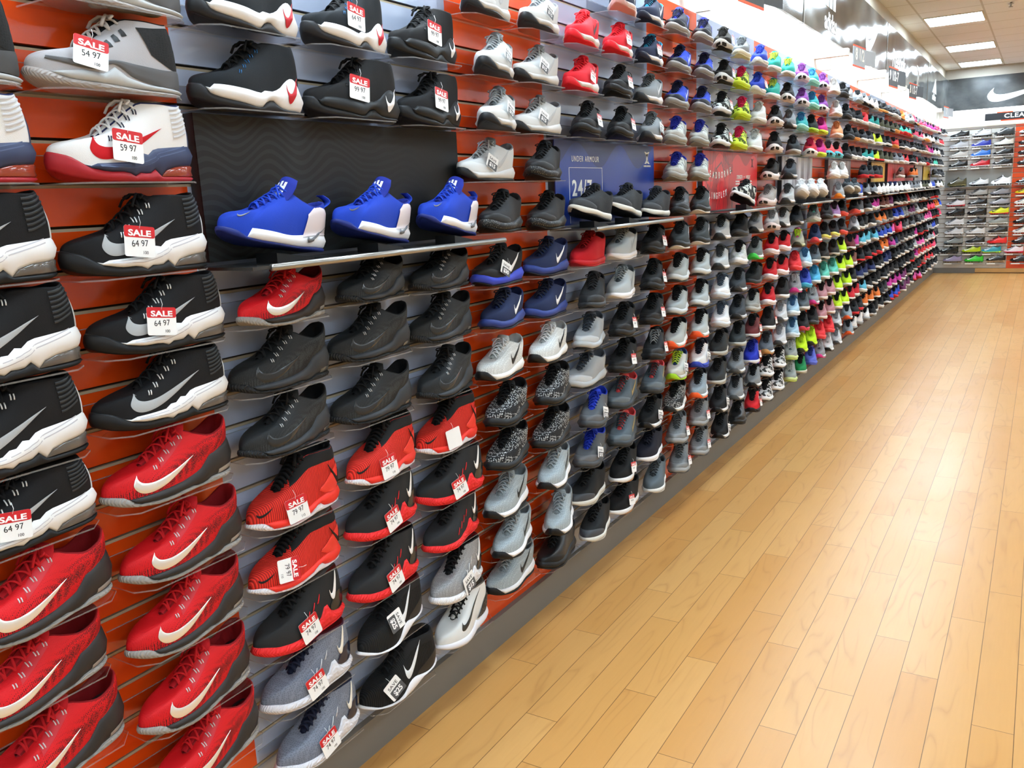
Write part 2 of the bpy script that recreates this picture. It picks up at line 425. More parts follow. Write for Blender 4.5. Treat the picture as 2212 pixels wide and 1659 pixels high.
SH="""
A1 2 J gry2 0.716 1.718 - 3
A1 1 A nwr 0.719 1.566 - 3
A1 0 A bwg 0.729 1.407 - 3
A1 -1 A bwg 0.749 1.252 - 3
A1 -2 A bwg 0.737 1.099 - 3
A1 -3 A bwg 0.733 0.968 S64.97 3
A1 -4 B red 0.745 0.823 - 9
A1 -5 B red 0.713 0.689 - 9
A1 -6 B red 0.726 0.540 - 9
A2 3 J gry3 1.054 1.864 - 3
A2 2 J gry 1.027 1.721 S54.97 2
A2 1 A nwr 1.038 1.566 S59.97 4
A2 0 A bwg 1.041 1.398 S64.97 0
A2 -1 A bwg 1.065 1.252 S64.97 0
A2 -2 A bwg 1.053 1.110 - 0
A2 -3 B red 1.044 0.963 - 2
A2 -4 B red 1.055 0.804 - 4
A2 -5 B red 1.040 0.657 - 6
A2 -6 B red 1.035 0.498 - 8
A2 -7 B red 1.040 0.349 - 9
B1 3 C nvw 1.365 1.867 - 6
B1 2 C nvw 1.354 1.709 - 2
B1 0 D blu 1.353 1.393 - 4
B1 -1 B red 1.375 1.260 - 12
B1 -2 B blk 1.365 1.113 - 2
B1 -3 B blk 1.355 0.972 - 8
B1 -4 E rdb 1.366 0.799 S79.97 4
B1 -5 E rdb 1.351 0.654 S79.97 4
B1 -6 F bkr 1.345 0.502 S74.97 4
B1 -7 F gnv 1.351 0.354 S74.97 2
B1 -8 F gnv 1.365 0.190 S74.97 6
B2 3 C nvw 1.675 1.868 S64.97 6
B2 2 C blk 1.676 1.709 S99.97 -4
B2 0 D blu 1.673 1.393 - 8
B2 -1 B blk 1.680 1.273 - 12
B2 -2 B blk 1.677 1.125 - 0
B2 -3 B blk 1.667 0.968 - 0
B2 -4 E rdb 1.677 0.809 S79.97 8
B2 -5 F bkr 1.666 0.662 S74.97 6
B2 -6 F bkr 1.656 0.498 S74.97 6
B2 -7 G bkw 1.661 0.352 V25 8
B2 -8 G bkw 1.677 0.180 V25 -4
B3 3 C blk 1.985 1.873 S99.97 6
B3 2 C blk 1.988 1.706 S99.97 8
B3 0 D blu 1.992 1.393 - 10
B3 -1 B blk 1.988 1.266 - 8
B3 -2 B blk 1.989 1.121 - 4
B3 -3 B blk 1.978 0.965 - 10
B3 -4 E rdb 1.987 0.802 W 4
B3 -5 F bkr 1.978 0.652 S74.97 -2
B3 -6 F bkr 1.966 0.516 - 8
B3 -7 F gwh 1.970 0.354 V15 10
B3 -8 H whb 1.989 0.201 - 8
C1 4 K m1 2.291 2.025 - 12
C1 3 K m1 2.290 1.859 V15 20
C1 2 K m1 2.291 1.707 V15 20
C1 1 K m1 2.274 1.560 V15 2
C1 0 K sp 2.307 1.407 - 14
C1 -1 K bb 2.307 1.244 V30 6
C1 -2 K nv 2.298 1.113 - 12
C1 -3 K wg 2.286 0.953 - 8
C1 -4 K kn 2.296 0.804 - 12
C1 -5 K kn 2.288 0.664 - 12
C1 -6 K gr 2.274 0.509 - 10
C1 -7 K gr 2.284 0.373 - 14
C1 -8 K gr 2.299 0.235 - 4
C2 4 K m1 2.608 2.027 V15 12
C2 3 K m1 2.600 1.865 V15 6
C2 2 K m1 2.600 1.708 V15 2
C2 1 K sp 2.583 1.561 - 16
C2 0 K sp 2.611 1.399 - 12
C2 -1 K nv 2.626 1.245 - 4
C2 -2 K nv 2.606 1.103 - 6
C2 -3 K wg 2.594 0.953 - 10
C2 -4 K kn 2.600 0.805 - 14
C2 -5 K kn 2.595 0.651 - 10
C2 -6 K gr 2.578 0.512 - 16
C2 -7 K gr 2.585 0.344 - 20
C2 -8 K bt 2.610 0.201 - 8
D1 4 K rd 2.920 2.020 - 12
D1 3 K rd 2.909 1.865 S 10
D1 2 K dk 2.907 1.709 S 18
D1 0 L ua 2.922 1.393 - 0
D1 -1 K ro 2.937 1.250 - 8
D1 -2 K as 2.911 1.099 - 20
D1 -3 K rb 2.900 0.948 - 14
D1 -4 K rb 2.909 0.797 - 2
D1 -5 K gb 2.916 0.646 V15 16
D1 -6 K gb 2.892 0.495 V15 12
D1 -7 K uc 2.890 0.344 - 6
D1 -8 K uc 2.917 0.193 - 12
D2 5 K nk 3.262 2.175 - 16
D2 4 K rd 3.225 2.020 S 12
D2 3 K dk 3.215 1.865 S 14
D2 2 K dk 3.205 1.709 S 18
D2 0 L ua 3.231 1.393 - 14
D2 -1 K wc 3.246 1.250 - 8
D2 -2 K wc 3.211 1.099 - 12
D2 -3 K dk 3.202 0.948 S 16
D2 -4 K dk 3.219 0.797 S 12
D2 -5 K gg 3.224 0.646 - 8
D2 -6 K gg 3.197 0.495 - 12
D2 -7 K bw 3.199 0.344 S 12
D2 -8 K bw 3.225 0.193 S 6
D3 5 K nw 3.566 2.175 - 10
D3 4 K nw 3.552 2.020 S 10
D3 3 K gw 3.548 1.865 - 8
D3 2 K gw 3.520 1.709 V15 16
D3 0 L ua 3.551 1.393 - 8
D3 -1 K dk 3.552 1.250 S 14
D3 -2 K dk 3.513 1.099 S 18
D3 -3 K dk 3.527 0.948 S 14
D3 -4 K dg 3.521 0.797 S 18
D3 -5 K gg 3.530 0.646 - 14
D3 -6 K bs 3.507 0.495 V10 12
D3 -7 K nb 3.506 0.344 - 8
D3 -8 K gc 3.533 0.193 - 14
E1 5 K pu 3.885 2.175 - 10
E1 4 K bl 3.902 2.020 - 10
E1 3 K bl 3.869 1.865 - 10
E1 2 K gp 3.836 1.709 - 12
E1 1 K gp 3.838 1.553 - 12
E1 0 K ds 3.856 1.398 - 16
E1 -1 K dw 3.854 1.250 - 16
E1 -2 K si 3.859 1.099 - 12
E1 -3 K si 3.842 0.948 - 12
E1 -4 K so 3.835 0.797 - 10
E1 -5 K yn 3.835 0.646 V15 12
E1 -6 K bm 3.816 0.495 - 10
E1 -7 K gt 3.811 0.344 S 16
E1 -8 K gt 3.835 0.193 S 16
E2 5 K pu 4.193 2.175 - 14
E2 4 K bl 4.207 2.020 - 14
E2 3 K bl 4.174 1.865 - 14
E2 2 K gp 4.140 1.709 - 14
E2 1 K gp 4.142 1.553 - 14
E2 0 K dw 4.158 1.398 - 14
E2 -1 K dw 4.155 1.250 - 14
E2 -2 K si 4.164 1.099 - 14
E2 -3 K si 4.146 0.948 - 14
E2 -4 K so 4.140 0.797 - 14
E2 -5 K wb 4.140 0.646 V15 14
E2 -6 K bo 4.121 0.495 - 14
E2 -7 K gt 4.147 0.344 S 12
E2 -8 K gt 4.138 0.193 S 14
F1 5 K bz 4.496 2.175 S 14
F1 4 K bz 4.510 2.020 S 14
F1 3 K cm 4.477 1.865 S 14
F1 2 K cm 4.468 1.709 S 14
F1 -1 K wm 4.485 1.250 - 14
F1 -2 K wm 4.467 1.099 - 14
F1 -3 K ax 4.483 0.948 - 14
F1 -4 K ax 4.483 0.797 - 14
F1 -5 K bg 4.488 0.646 - 10
F1 -6 K bg 4.460 0.495 - 10
F1 -7 K bs 4.453 0.344 V15 14
F1 -8 K bs 4.479 0.193 V15 14
F2 5 K gy 4.831 2.175 - 12
F2 4 K ca 4.827 2.020 - 12
F2 3 K ca 4.825 1.865 - 14
F2 2 K ca 4.793 1.709 - 12
F2 0 L u2 4.814 1.393 - -2
F2 -1 K bk 4.830 1.250 - 12
F2 -2 K bh 4.797 1.099 - 14
F2 -3 K dc 4.786 0.948 - 14
F2 -4 K dc 4.786 0.797 - 14
F2 -5 K dt 4.793 0.646 - 14
F2 -6 K gl 4.766 0.495 - 14
F2 -7 K gl 4.756 0.344 - 14
F2 -8 K bt 4.796 0.193 - 14
F3 5 K be 5.185 2.175 - 12
F3 4 K be 5.141 2.020 S 12
F3 3 K wv 5.172 1.865 - 12
F3 2 K wv 5.099 1.709 - 12
F3 -1 K sg 5.135 1.250 - 12
F3 -2 K gn 5.139 1.099 - 12
F3 -3 K ur 5.168 0.948 - 6
F3 -4 K ss 5.090 0.797 - 12
F3 -5 K ma 5.097 0.646 S 12
F3 -6 K bu 5.069 0.495 S 14
F3 -7 K ga 5.111 0.344 - 14
F3 -8 K r3 5.099 0.193 S 14
G1 5 K te 5.504 2.175 - 10
G1 4 K te 5.490 2.020 - 10
G1 3 K pw 5.519 1.865 - 14
G1 2 K pw 5.488 1.709 - 16
G1 1 K pw 5.517 1.553 - 6
G1 0 K pg 5.464 1.398 - 4
G1 -1 K pg 5.483 1.250 - 14
G1 -2 K br 5.507 1.099 - 12
G1 -3 K br 5.476 0.948 - 12
G1 -4 K br 5.419 0.797 - 14
G1 -5 K bx 5.422 0.646 S 14
G1 -6 K gd 5.393 0.495 - 14
G1 -7 K zz 5.415 0.344 - 12
G1 -8 K zz 5.403 0.193 - 12
G2 5 K te 5.824 2.175 - 12
G2 4 K pw 5.795 2.020 - 14
G2 3 K gw 5.879 1.865 - 12
G2 2 K bg 5.958 1.709 - 16
G2 1 K dc 5.826 1.553 - 10
G2 0 K wm 5.774 1.398 - 10
G2 -1 K wm 5.789 1.250 - 10
G2 -2 K br 5.824 1.099 - 10
G2 -3 K br 5.782 0.948 - 10
G2 -4 K bx 5.789 0.797 - 12
G2 -5 K wp 5.751 0.646 - 12
G2 -6 K wp 5.733 0.495 - 12
G2 -7 K zz 5.721 0.344 - 12
G2 -8 K zz 5.710 0.193 - 10
H1 5 K pk 6.171 2.175 - 14
H1 4 K pk 6.191 2.020 - 14
H1 3 K ta 6.184 1.865 - 14
H1 2 K rp 6.468 1.709 - 14
H1 0 M wt 6.078 1.393 - 16
H1 -1 K dc 6.106 1.250 - 14
H1 -2 K pl 6.156 1.099 - 14
H1 -3 K co 6.088 0.948 - 14
H1 -4 K gk 6.104 0.797 - 14
H1 -5 K lb 6.056 0.646 - 14
H1 -6 K lb 6.061 0.495 - 14
H1 -7 K gi 6.025 0.344 - 14
H1 -8 K gi 6.015 0.193 - 14
H2 5 K ta 6.474 2.175 - 14
H2 4 K ta 6.494 2.020 - 14
H2 3 K bn 6.487 1.865 - 14
H2 2 K mg 6.771 1.709 - 14
H2 0 M wt 6.379 1.393 - 16
H2 -1 K gm 6.634 1.250 - 14
H2 -2 K nc 6.694 1.099 - 14
H2 -3 K lb 6.391 0.948 - 14
H2 -4 K ub 6.407 0.797 - 14
H2 -5 K gc 6.359 0.646 - 14
H2 -6 K bq 6.364 0.495 - 14
H2 -7 K ne 6.328 0.344 - 14
H2 -8 K ge 6.318 0.193 - 14
H3 5 K pk 6.810 2.175 - 14
H3 4 K pk 6.797 2.020 - 14
H3 3 K mg 6.802 1.865 - 14
H3 2 K pc 7.074 1.709 - 14
H3 0 M wt 6.679 1.393 - 16
H3 -1 K bk 7.067 1.250 - 14
H3 -2 K yb 7.019 1.099 - 14
H3 -3 K gc 6.694 0.948 - 14
H3 -4 K lc 6.710 0.797 - 14
H3 -5 K gk 6.662 0.646 - 14
H3 -6 K bk 6.667 0.495 - 14
H3 -7 K ne 6.631 0.344 - 14
H3 -8 K pv 6.642 0.193 - 14
I1 5 K wv 7.205 2.175 - 14
I1 4 K wv 7.311 2.020 - 14
I1 3 K pa 7.368 1.865 - 14
I1 2 K pc 7.377 1.709 - 14
I1 1 K wh 7.140 1.553 - 14
I1 0 K og 7.348 1.398 - 14
I1 -1 K li 7.370 1.250 - 14
I1 -3 K bp 6.997 0.948 - 14
I1 -4 K mt 7.024 0.797 - 14
I1 -5 K pb 6.965 0.646 - 14
I1 -6 K pb 6.970 0.495 - 14
I1 -7 K co 6.934 0.344 - 14
I1 -8 K gk 6.945 0.193 - 14
I2 5 K bk 7.552 2.175 - 14
I2 4 K bk 7.706 2.020 - 14
I2 3 K bk 7.847 1.865 - 14
I2 2 K bk 7.757 1.709 - 14
I2 1 K wh 7.467 1.553 - 14
I2 0 N gc 7.711 1.398 - 16
I2 -1 K cb 7.673 1.250 - 14
I2 -2 K yb 7.355 1.099 - 14
I2 -3 K bp 7.379 0.948 - 14
I2 -4 K mt 7.364 0.797 - 14
I2 -5 K pb 7.268 0.646 - 14
I2 -6 K pb 7.273 0.495 - 14
I2 -7 K co 7.266 0.344 - 14
I2 -8 K wg 7.250 0.193 - 14
J1 0 N gc 8.011 1.393 - 16
J1 -2 K cb 7.683 1.099 - 14
J1 -3 K yl 7.682 0.948 - 14
J1 -4 K yl 7.667 0.797 - 14
J1 -5 K yl 7.571 0.646 - 14
J1 -6 K yl 7.576 0.495 - 14
J1 -7 K wp 7.569 0.344 - 14
J1 -8 K wp 7.592 0.193 - 14
J2 -1 K cb 8.241 1.250 - 14
J2 -2 K wp 8.247 1.099 - 14
J2 -3 K ma 8.084 0.948 - 14
J2 -4 K yl 8.006 0.797 - 14
J2 -5 K yl 7.970 0.646 - 14
J2 -6 K yl 7.879 0.495 - 14
J2 -7 K bo 8.041 0.344 - 14
J2 -8 K bo 8.128 0.193 - 14
"""
# ------------------------------------------------------------------ shoe models (shapes only; colours come later)
HI = [(.3,.076),(.42,.102),(.54,.129),(.62,.141),(.72,.141),(.84,.139),(.92,.145),(1,.151)]
LOW = [(.28,.070),(.4,.090),(.52,.111),(.59,.119),(.68,.107),(.79,.097),(.88,.105),(.95,.122),(1,.128)]
RUN = [(.28,.066),(.4,.084),(.52,.102),(.60,.109),(.70,.099),(.80,.092),(.89,.099),(.96,.114),(1,.119)]
MD = {}
def model_A():      # high-top with zigzag midsole and clear heel cushion
    s = Shoe(L=.303, N=72, col=HI, l1=.930, bands=[
        ('outsole', [(0,.052),(.08,.044),(.17,.024),(.27,.017),(.40,.017),(.46,.009),(.52,.019),(.57,.010),(.62,.026),(.665,.009),(1,.009)], 'z', .002),
        ('air_unit', [(0,0),(.655,0),(.70,.020),(.8,.028),(1,.032)], 'z', -.002),
        ('midsole', [(0,0),(.13,.018),(.2,.031),(.42,.034),(.47,.044),(.50,.041),(.55,.052),(.59,.048),(.64,.060),(.80,.064),(.93,.067),(1,.068)], 'z', .004)])
    s.tick('tick_mark', (.20,.036), (.53,.016), (-.02,.048))
    s.panel('heel_strip', PI*.90, PI*1.10, .02, lambda t: .30+.68*math.sin(PI*t)**2.2, .002, 16, 16)
    # ribbed ankle pad: one panel with raised bars
    mb = MB()
    for k in range(7):
        z0 = .080+k*.0085; l0 = .80-.002*k
        q = s.strip('x', [(l0,z0),(.84,z0+.002),(.925-.001*k,z0+.012)], [(l0,z0+.0045),(.84,z0+.0065),(.925-.001*k,z0+.0165)], 8, 2, .0022, True, False)
        mb.add(q.v, q.f)
    s.parts.append(('ankle_pad', mb))
    # grooves cut along the side of the midsole
    mb = MB()
    for d in (0, .0065):
        q = s.strip('x', [(.22,.027-d*.2),(.42,.029-d),(.47,.031-d),(.51,.033-d),(.56,.036-d),(.62,.042-d),(.66,.050-d),(.9,.066-d)],
                    [(.22,.0285-d*.2),(.42,.0305-d),(.47,.0325-d),(.51,.0345-d),(.56,.0375-d),(.62,.0435-d),(.66,.052-d),(.9,.068-d)], 40, 1, .0006, False, False)
        mb.add(q.v, q.f)
    s.parts.append(('midsole_groove', mb))
    s.tongue([(.31,.080),(.42,.106),(.52,.130),(.57,.146)], .013, .026)
    s.laces(.33, .56, 5, .0026, True, True); s.eyelets(0, .012, .0016, .3)
    return s.finish()
def model_B():      # mesh low-top with tall dark heel clip
    s = Shoe(L=.300, N=72, col=LOW, l0=.28, bands=[
        ('outsole', [(0,.034),(.05,.031),(.10,.027),(.16,.010),(.35,.007),(.60,.008),(.64,.004),(.70,.006),(.76,.013),(1,.009)], 'z', .0015),
        ('midsole', [(0,0),(.12,.022),(.3,.024),(.5,.026),(.60,.030),(.66,.034),(.72,.050),(.735,.058),(.78,.060),(.86,.068),(1,.080)], 'z', .0045)])
    s.tick('tick_mark', (.17,.027), (.47,.002), (-.03,.043), .0018)
    s.tongue([(.29,.072),(.40,.094),(.50,.114),(.57,.140)], .014, .028)
    s.strip('eyestay', [(.35,.066),(.45,.083),(.57,.105)], [(.36,.079),(.46,.099),(.58,.117)], 16, 3, .001)
    s.laces(.32, .56, 5, .0026, True, True); s.eyelets(0, .009, .0014, .2)
    s.strip('heel_window', [(.80,.014),(.88,.015),(.96,.017)], [(.81,.023),(.88,.025),(.95,.026)], 12, 2, .0016)
    return s.finish()
def model_C():      # high-top with sculpted midsole that climbs the heel
    s = Shoe(L=.300, N=72, col=[(a,b*.985) for a,b in HI], l1=.930, bands=[
        ('outsole', [(0,.048),(.05,.046),(.10,.026),(.3,.013),(.48,.006),(.56,.020),(.62,.024),(.70,.010),(.8,.006),(1,.006)], 's', .002),
        ('midsole', [(0,0),(.07,.030),(.12,.046),(.35,.040),(.5,.036),(.55,.042),(.62,.042),(.70,.050),(.78,.068),(.84,.074),(.90,.070),(.96,.052),(1,.040)], 's', .006)])
    s.tick('tick_mark', (.765,.018), (.17,.016), (-.02,.046), .0018)
    s.panel('heel_strip', PI*.93, PI*1.07, .10, .97, .0012, 8, 14)
    s.tongue([(.31,.080),(.42,.104),(.52,.128),(.57,.144)], .013, .027)
    s.laces(.33, .55, 5, .0028, True, True); s.eyelets(0, .010, .0012, .5)
    return s.finish()
def model_D():      # low-top with white heel shell, tall tongue and crossed laces
    s = Shoe(L=.312, N=72, col=[(.28,.070),(.4,.092),(.52,.112),(.60,.118),(.70,.104),(.80,.096),(.9,.106),(1,.120)], l0=.28, bands=[
        ('outsole', [(0,.030),(.08,.024),(.15,.011),(.3,.006),(.62,.005),(.8,.008),(1,.010)], 's', .001),
        ('midsole', [(0,0),(.155,.010),(.17,.030),(.35,.028),(.5,.026),(.65,.030),(.8,.040),(1,.044)], 's', .004)])
    s.strip('heel_shell', [(.66,.026),(.8,.034),(.975,.040)], [(.72,.078),(.82,.098),(.955,.094)], 24, 10, .0035)
    s.tick('tick_mark', (.70,.014), (.24,.030), (-.01,.014), .0045)
    s.tick('toe_tick', (.10,.050), (.10,.008), (-.01,.007), .0012)
    s.tongue([(.29,.078),(.62,.156)], .016, .034)
    c = s.tpath; mb = MB()
    for (a, b, u, w) in ((.84,.90,-.013,.013),(.74,.79,-.013,.013),(.79,.84,-.013,-.006),(.79,.84,-.003,.003),(.79,.84,.006,.013),(.90,.94,-.013,-.007),(.90,.95,-.003,.003),(.90,.94,.007,.013),(.68,.74,-.013,-.007),(.68,.74,.007,.013)):
        rows = []
        for t in (a, b):
            i = min(12, int(t*13)); f = t*13-i; q = c[i].lerp(c[i+1], f); d = Vector(((c[i+1].x-c[i].x)*s.L, c[i+1].y-c[i].y)).normalized(); nr = Vector((0,-d.y,d.x))
            rows.append([Vector((x, (q.x-.5)*s.L, q.y))+nr*(.0042-(x/.028)**2*.011) for x in (u, (u+w)/2, w)])
        mb.grid(rows)
    s.parts.append(('tongue_emblem', mb))
    s.laces(.31, .57, 6, .0026, True, False)
    mb = MB(); P = s.lp[-1]
    mb.tube([(-.016, P[2], P[3]), (-.004, P[2]-.012, P[3]+.018), (.008, P[2]-.022, P[3]+.004), (.022, P[2]-.026, P[3]-.022)], .0026, 6)
    mb.tube([(.018, P[2], P[3]), (.004, P[2]-.014, P[3]+.016), (-.010, P[2]-.018, P[3]+.010), (-.024, P[2]-.02, P[3]-.014)], .0026, 6)
    mb.tube([(-.018, P[2], P[3]-.002), (0, P[2]-.002, P[3]+.016), (.018, P[2], P[3]-.002)], .0026, 6)
    s.parts.append(('lace_ends', mb))
    mb = MB(); y = .5*s.L-.006; rows = []
    for k in range(9):
        t = k/8; yy = y-.006+.028*math.sin(PI*t)*(1) + .004*t; zz = .100+.032*t+.004*math.sin(PI*t)
        rows.append([(-.010, yy, zz), (.010, yy, zz), (.010, yy+.0025, zz+.001), (-.010, yy+.0025, zz+.001)])
    mb.grid(rows, 0, True); s.parts.append(('pull_loop', mb))
    return s.finish()
def model_E():      # ribbed high-top with sock collar and wide flat laces
    s = Shoe(L=.298, N=72, col=HI, l1=.930, bands=[
        ('outsole', [(0,.030),(.05,.029),(.10,.024),(.15,.009),(.35,.006),(.55,.008),(.62,.016),(.68,.018),(.72,.008),(.85,.004),(1,.004)], 's', .002),
        ('midsole', [(0,0),(.12,.026),(.3,.022),(.5,.024),(.65,.030),(.76,.036),(.9,.038),(1,.034)], 's', .0035)])
    s.panel('collar', PI*.30, PI*1.70, lambda t: .74-.10*math.sin(PI*t), .995, .0014, 40, 6)
    s.strip('heel_clip', [(.66,.050),(.76,.036),(.88,.034),(.975,.044)], [(.68,.054),(.76,.066),(.88,.092),(.96,.098)], 24, 6, .0032)
    s.tick('tick_mark', (.955,.040), (-.17,.020), (-.0,.048), .0042)
    s.tick('toe_tick', (.06,.040), (.13,.008), (-.02,.012), .0012)
    s.tongue([(.31,.080),(.42,.104),(.52,.128),(.57,.144)], .017, .028)
    s.laces(.32, .57, 9, .0042, False, True)
    mb = MB(); q = s.P(PI, 1); mb.tube([q+Vector((0,-.012,-.01)), q+Vector((0,.004,.004)), q+Vector((0,.012,-.002)), q+Vector((0,.006,-.018))], .005, 6, 0, .5)
    s.parts.append(('pull_tab', mb))
    return s.finish()
def model_F():      # mid-top with lace loops down the side and wrap-up heel sole
    s = Shoe(L=.298, N=72, col=[(a,b*.95) for a,b in HI], l1=.930, bands=[
        ('outsole', [(0,.014),(.1,.008),(.2,.004),(.9,.004),(1,.008)], 's', .001),
        ('midsole', [(0,.040),(.06,.036),(.15,.028),(.3,.024),(.45,.024),(.50,.028),(.52,.034),(.55,.028),(.62,.034),(.68,.058),(.70,.060),(.74,.040),(.8,.030),(.88,.026),(1,.026)], 's', .004)])
    s.strip('heel_counter', [(.74,.040),(.80,.031),(.9,.027),(.975,.030)], [(.745,.052),(.80,.070),(.88,.078),(.96,.072)], 20, 6, .0028)
    s.tick('tick_mark', (.785,.056), (.11,.050), (-.065,.036), .0034)
    s.tongue([(.31,.078),(.42,.100),(.52,.122),(.57,.138)], .014, .027)
    s.laces(.33, .56, 6, .0034, True, True)
    mb = MB()
    for k in range(4):
        l = .40+.075*k; z = .060+.012*k
        for d in (0, .012):
            A, _ = s.prj((l-.5)*s.L, z, .0014); B, _ = s.prj((l-.045+d-.5)*s.L, z-.020, .0014); mb.tube([A, (A+B)/2+Vector((.0006,0,0)), B], .0009, 5)
    s.parts.append(('lace_loops', mb))
    return s.finish()
def model_G():      # high-top with thin sole that swells under the arch
    s = Shoe(L=.298, N=72, col=[(a,b*.96) for a,b in HI], l1=.930, bulge=.006, zb=[(0,.016),(.1,.006),(.25,0),(.5,0),(.62,.004),(.72,.016),(.85,.018),(1,.026)], bands=[
        ('outsole', [(0,.026),(.06,.018),(.15,.008),(.3,.006),(.42,.014),(.50,.030),(.56,.034),(.62,.032),(.70,.026),(.80,.022),(1,.031)], 's', .003)])
    s.strip('heel_counter', [(.62,.034),(.8,.026),(.97,.036)], [(.64,.044),(.8,.060),(.95,.078)], 18, 4, .0016)
    s.tick('tick_mark', (.47,.040), (.28,.040), (-.05,.052), .0016)
    s.panel('collar', PI*.42, PI*1.58, lambda t: .72, .99, .0012, 40, 6)
    s.tongue([(.31,.080),(.42,.102),(.52,.124),(.57,.138)], .014, .026)
    s.laces(.33, .52, 5, .0030, False, False)
    return s.finish()
def model_H():      # smooth mid-top with heavy heel wrap
    s = Shoe(L=.298, N=72, col=[(a,b*.92) for a,b in HI], l1=.930, bulge=.006, bands=[
        ('midsole', [(0,.032),(.1,.028),(.3,.024),(.5,.026),(.58,.036),(.66,.024),(.8,.028),(1,.036)], 's', .004)])
    s.strip('heel_wrap', [(.62,.034),(.8,.030),(.97,.038)], [(.74,.062),(.85,.086),(.965,.110)], 18, 6, .003)
    s.tick('tick_mark', (.26,.040), (.50,.056), (-.02,.028), .0016)
    s.tongue([(.31,.078),(.42,.100),(.52,.122),(.57,.134)], .014, .026)
    s.laces(.33, .56, 6, .0030, True, True)
    return s.finish()
def model_J():      # chunky high-top with layered side and wedge sole
    s = Shoe(L=.305, N=72, col=HI, l1=.930, bands=[
        ('outsole', [(0,.038),(.06,.032),(.2,.016),(.4,.012),(.6,.010),(1,.008)], 's', .003),
        ('midsole', [(0,0),(.12,.030),(.25,.034),(.38,.030),(.46,.046),(.54,.030),(.7,.020),(1,.016)], 'z', .003)])
    s.strip('side_panel', [(.08,.050),(.3,.036),(.45,.050),(.6,.030),(.8,.018),(.975,.018)], [(.09,.056),(.3,.050),(.46,.058),(.62,.056),(.82,.052),(.965,.056)], 40, 6, .003)
    s.strip('heel_counter', [(.74,.078),(.86,.058),(.97,.050)], [(.66,.128),(.80,.132),(.965,.140)], 22, 6, .0018)
    mb = MB()
    for k in range(4):
        l = .37+.06*k; z = .066+.013*k
        q = s.strip('x', [(l,z),(l+.04,z+.004)], [(l-.006,z+.012),(l+.018,z+.017)], 5, 2, .0016, False, False); mb.add(q.v, q.f)
    s.parts.append(('eyestay_blocks', mb))
    s.tongue([(.31,.080),(.42,.104),(.52,.128),(.57,.146)], .013, .026)
    s.laces(.33, .56, 5, .0034, True, True)
    return s.finish()
def model_K(style='r', tick=True, cap=False, N=48, stripes=False):
    b = {'r': [('outsole', [(0,.044),(.04,.041),(.08,.030),(.14,.010),(1,.007)], 's', .0018),
               ('midsole', [(0,0),(.05,.030),(.2,.026),(.5,.027),(.7,.034),(.9,.042),(1,.046)], 's', .004)],
         'f': [('outsole', [(0,.012),(.1,.007),(1,.005)], 's', .001), ('midsole', [(0,.033),(.2,.026),(.5,.024),(.8,.027),(1,.032)], 's', .002)],
         'w': [('outsole', [(0,.012),(.1,.008),(1,.007)], 's', .001),
               ('midsole', [(0,.052),(.06,.048),(.2,.034),(.5,.032),(.7,.040),(.9,.046),(1,.050)], 's', .007)],
         'c': [('outsole', [(0,.022),(.06,.018),(.15,.009),(1,.008)], 's', .001),
               ('midsole', [(0,.046),(.06,.042),(.2,.030),(.5,.030),(.7,.040),(.9,.046),(1,.050)], 's', .006)]}[style]
    s = Shoe(L=.292, N=N, col=RUN, l0=.28, bands=b, M=10)
    if cap: s.panel('toe_cap', -PI*.40, PI*.40, 0.02, lambda t: .16+.30*math.sin(PI*t)**.7, .0018, 24, 6)
    if style == 'w':        # two dark windows in the thick toe of the sole
        for a, b_ in ((-.026, -.0035), (.0035, .024)):
            rows = []
            for j in range(6):
                row = []
                for i in range(8):
                    x = a+(b_-a)*i/7; z = .014+(.024-.010*abs(x)/.026)*j/5
                    h = s.tree.ray_cast(Vector((x, -.3, z)), Vector((0, 1, 0)))
                    row.append((h[0] or Vector((x, -.14, z)))+Vector((0, -.0014 if 0 < i < 7 and 0 < j < 5 else 0, 0)))
                rows.append(row)
            mb = MB(); mb.grid(rows); s.parts.append(('sole_window', mb))
    if tick: s.tick('tick_mark', (.50,.036), (.34,.024), (-.03,.040), .0016)
    if stripes:
        mb = MB()
        for k in range(3):
            l = .42+.07*k; q = s.strip('x', [(l,.040),(l+.06,.078)], [(l+.028,.040),(l+.082,.076)], 8, 2, .0014, False, False); mb.add(q.v, q.f)
        s.parts.append(('side_stripes', mb))
    s.tongue([(.29,.070),(.57,.131)], .013, .026)
    s.laces(.31, .56, 6, .0026, True, True)
    return s.finish()
def model_R():      # football boot with studs
    s = Shoe(L=.285, N=40, wid=.86, col=[(.28,.052),(.4,.064),(.52,.078),(.60,.084),(.70,.074),(.80,.069),(.9,.078),(1,.090)], l0=.28, M=8,
             zb=[(0,.022),(.15,.012),(.5,.014),(1,.014)], bands=[('outsole', [(0,.026),(.2,.020),(.6,.021),(1,.026)], 's', .001)])
    for q in s.parts:
        if q[0] == 'outsole':
            for l in (.16,.30,.42,.78,.92):
                for x in (-.022, .022):
                    y = (l-.5)*s.L; q[1].tube([(x,y,.016),(x,y,.001)], [.007,.004], 8)
    s.tick('tick_mark', (.18,.032), (.42,.026), (-.02,.020), .0014)
    s.tongue([(.29,.058),(.40,.073),(.50,.088),(.57,.098)], .012, .022)
    s.laces(.31, .55, 6, .0024, True, False)
    return s.finish()
def get_model(k):
    if k in MD: return MD[k]
    if k in 'ABCDEFGHJR': MD[k] = globals()['model_'+k]()
    else:
        st, tk, cp, sp = k[1:].split('_'); MD[k] = model_K(st, tk == '1', cp == '1', 40, sp == '1')
    return MD[k]

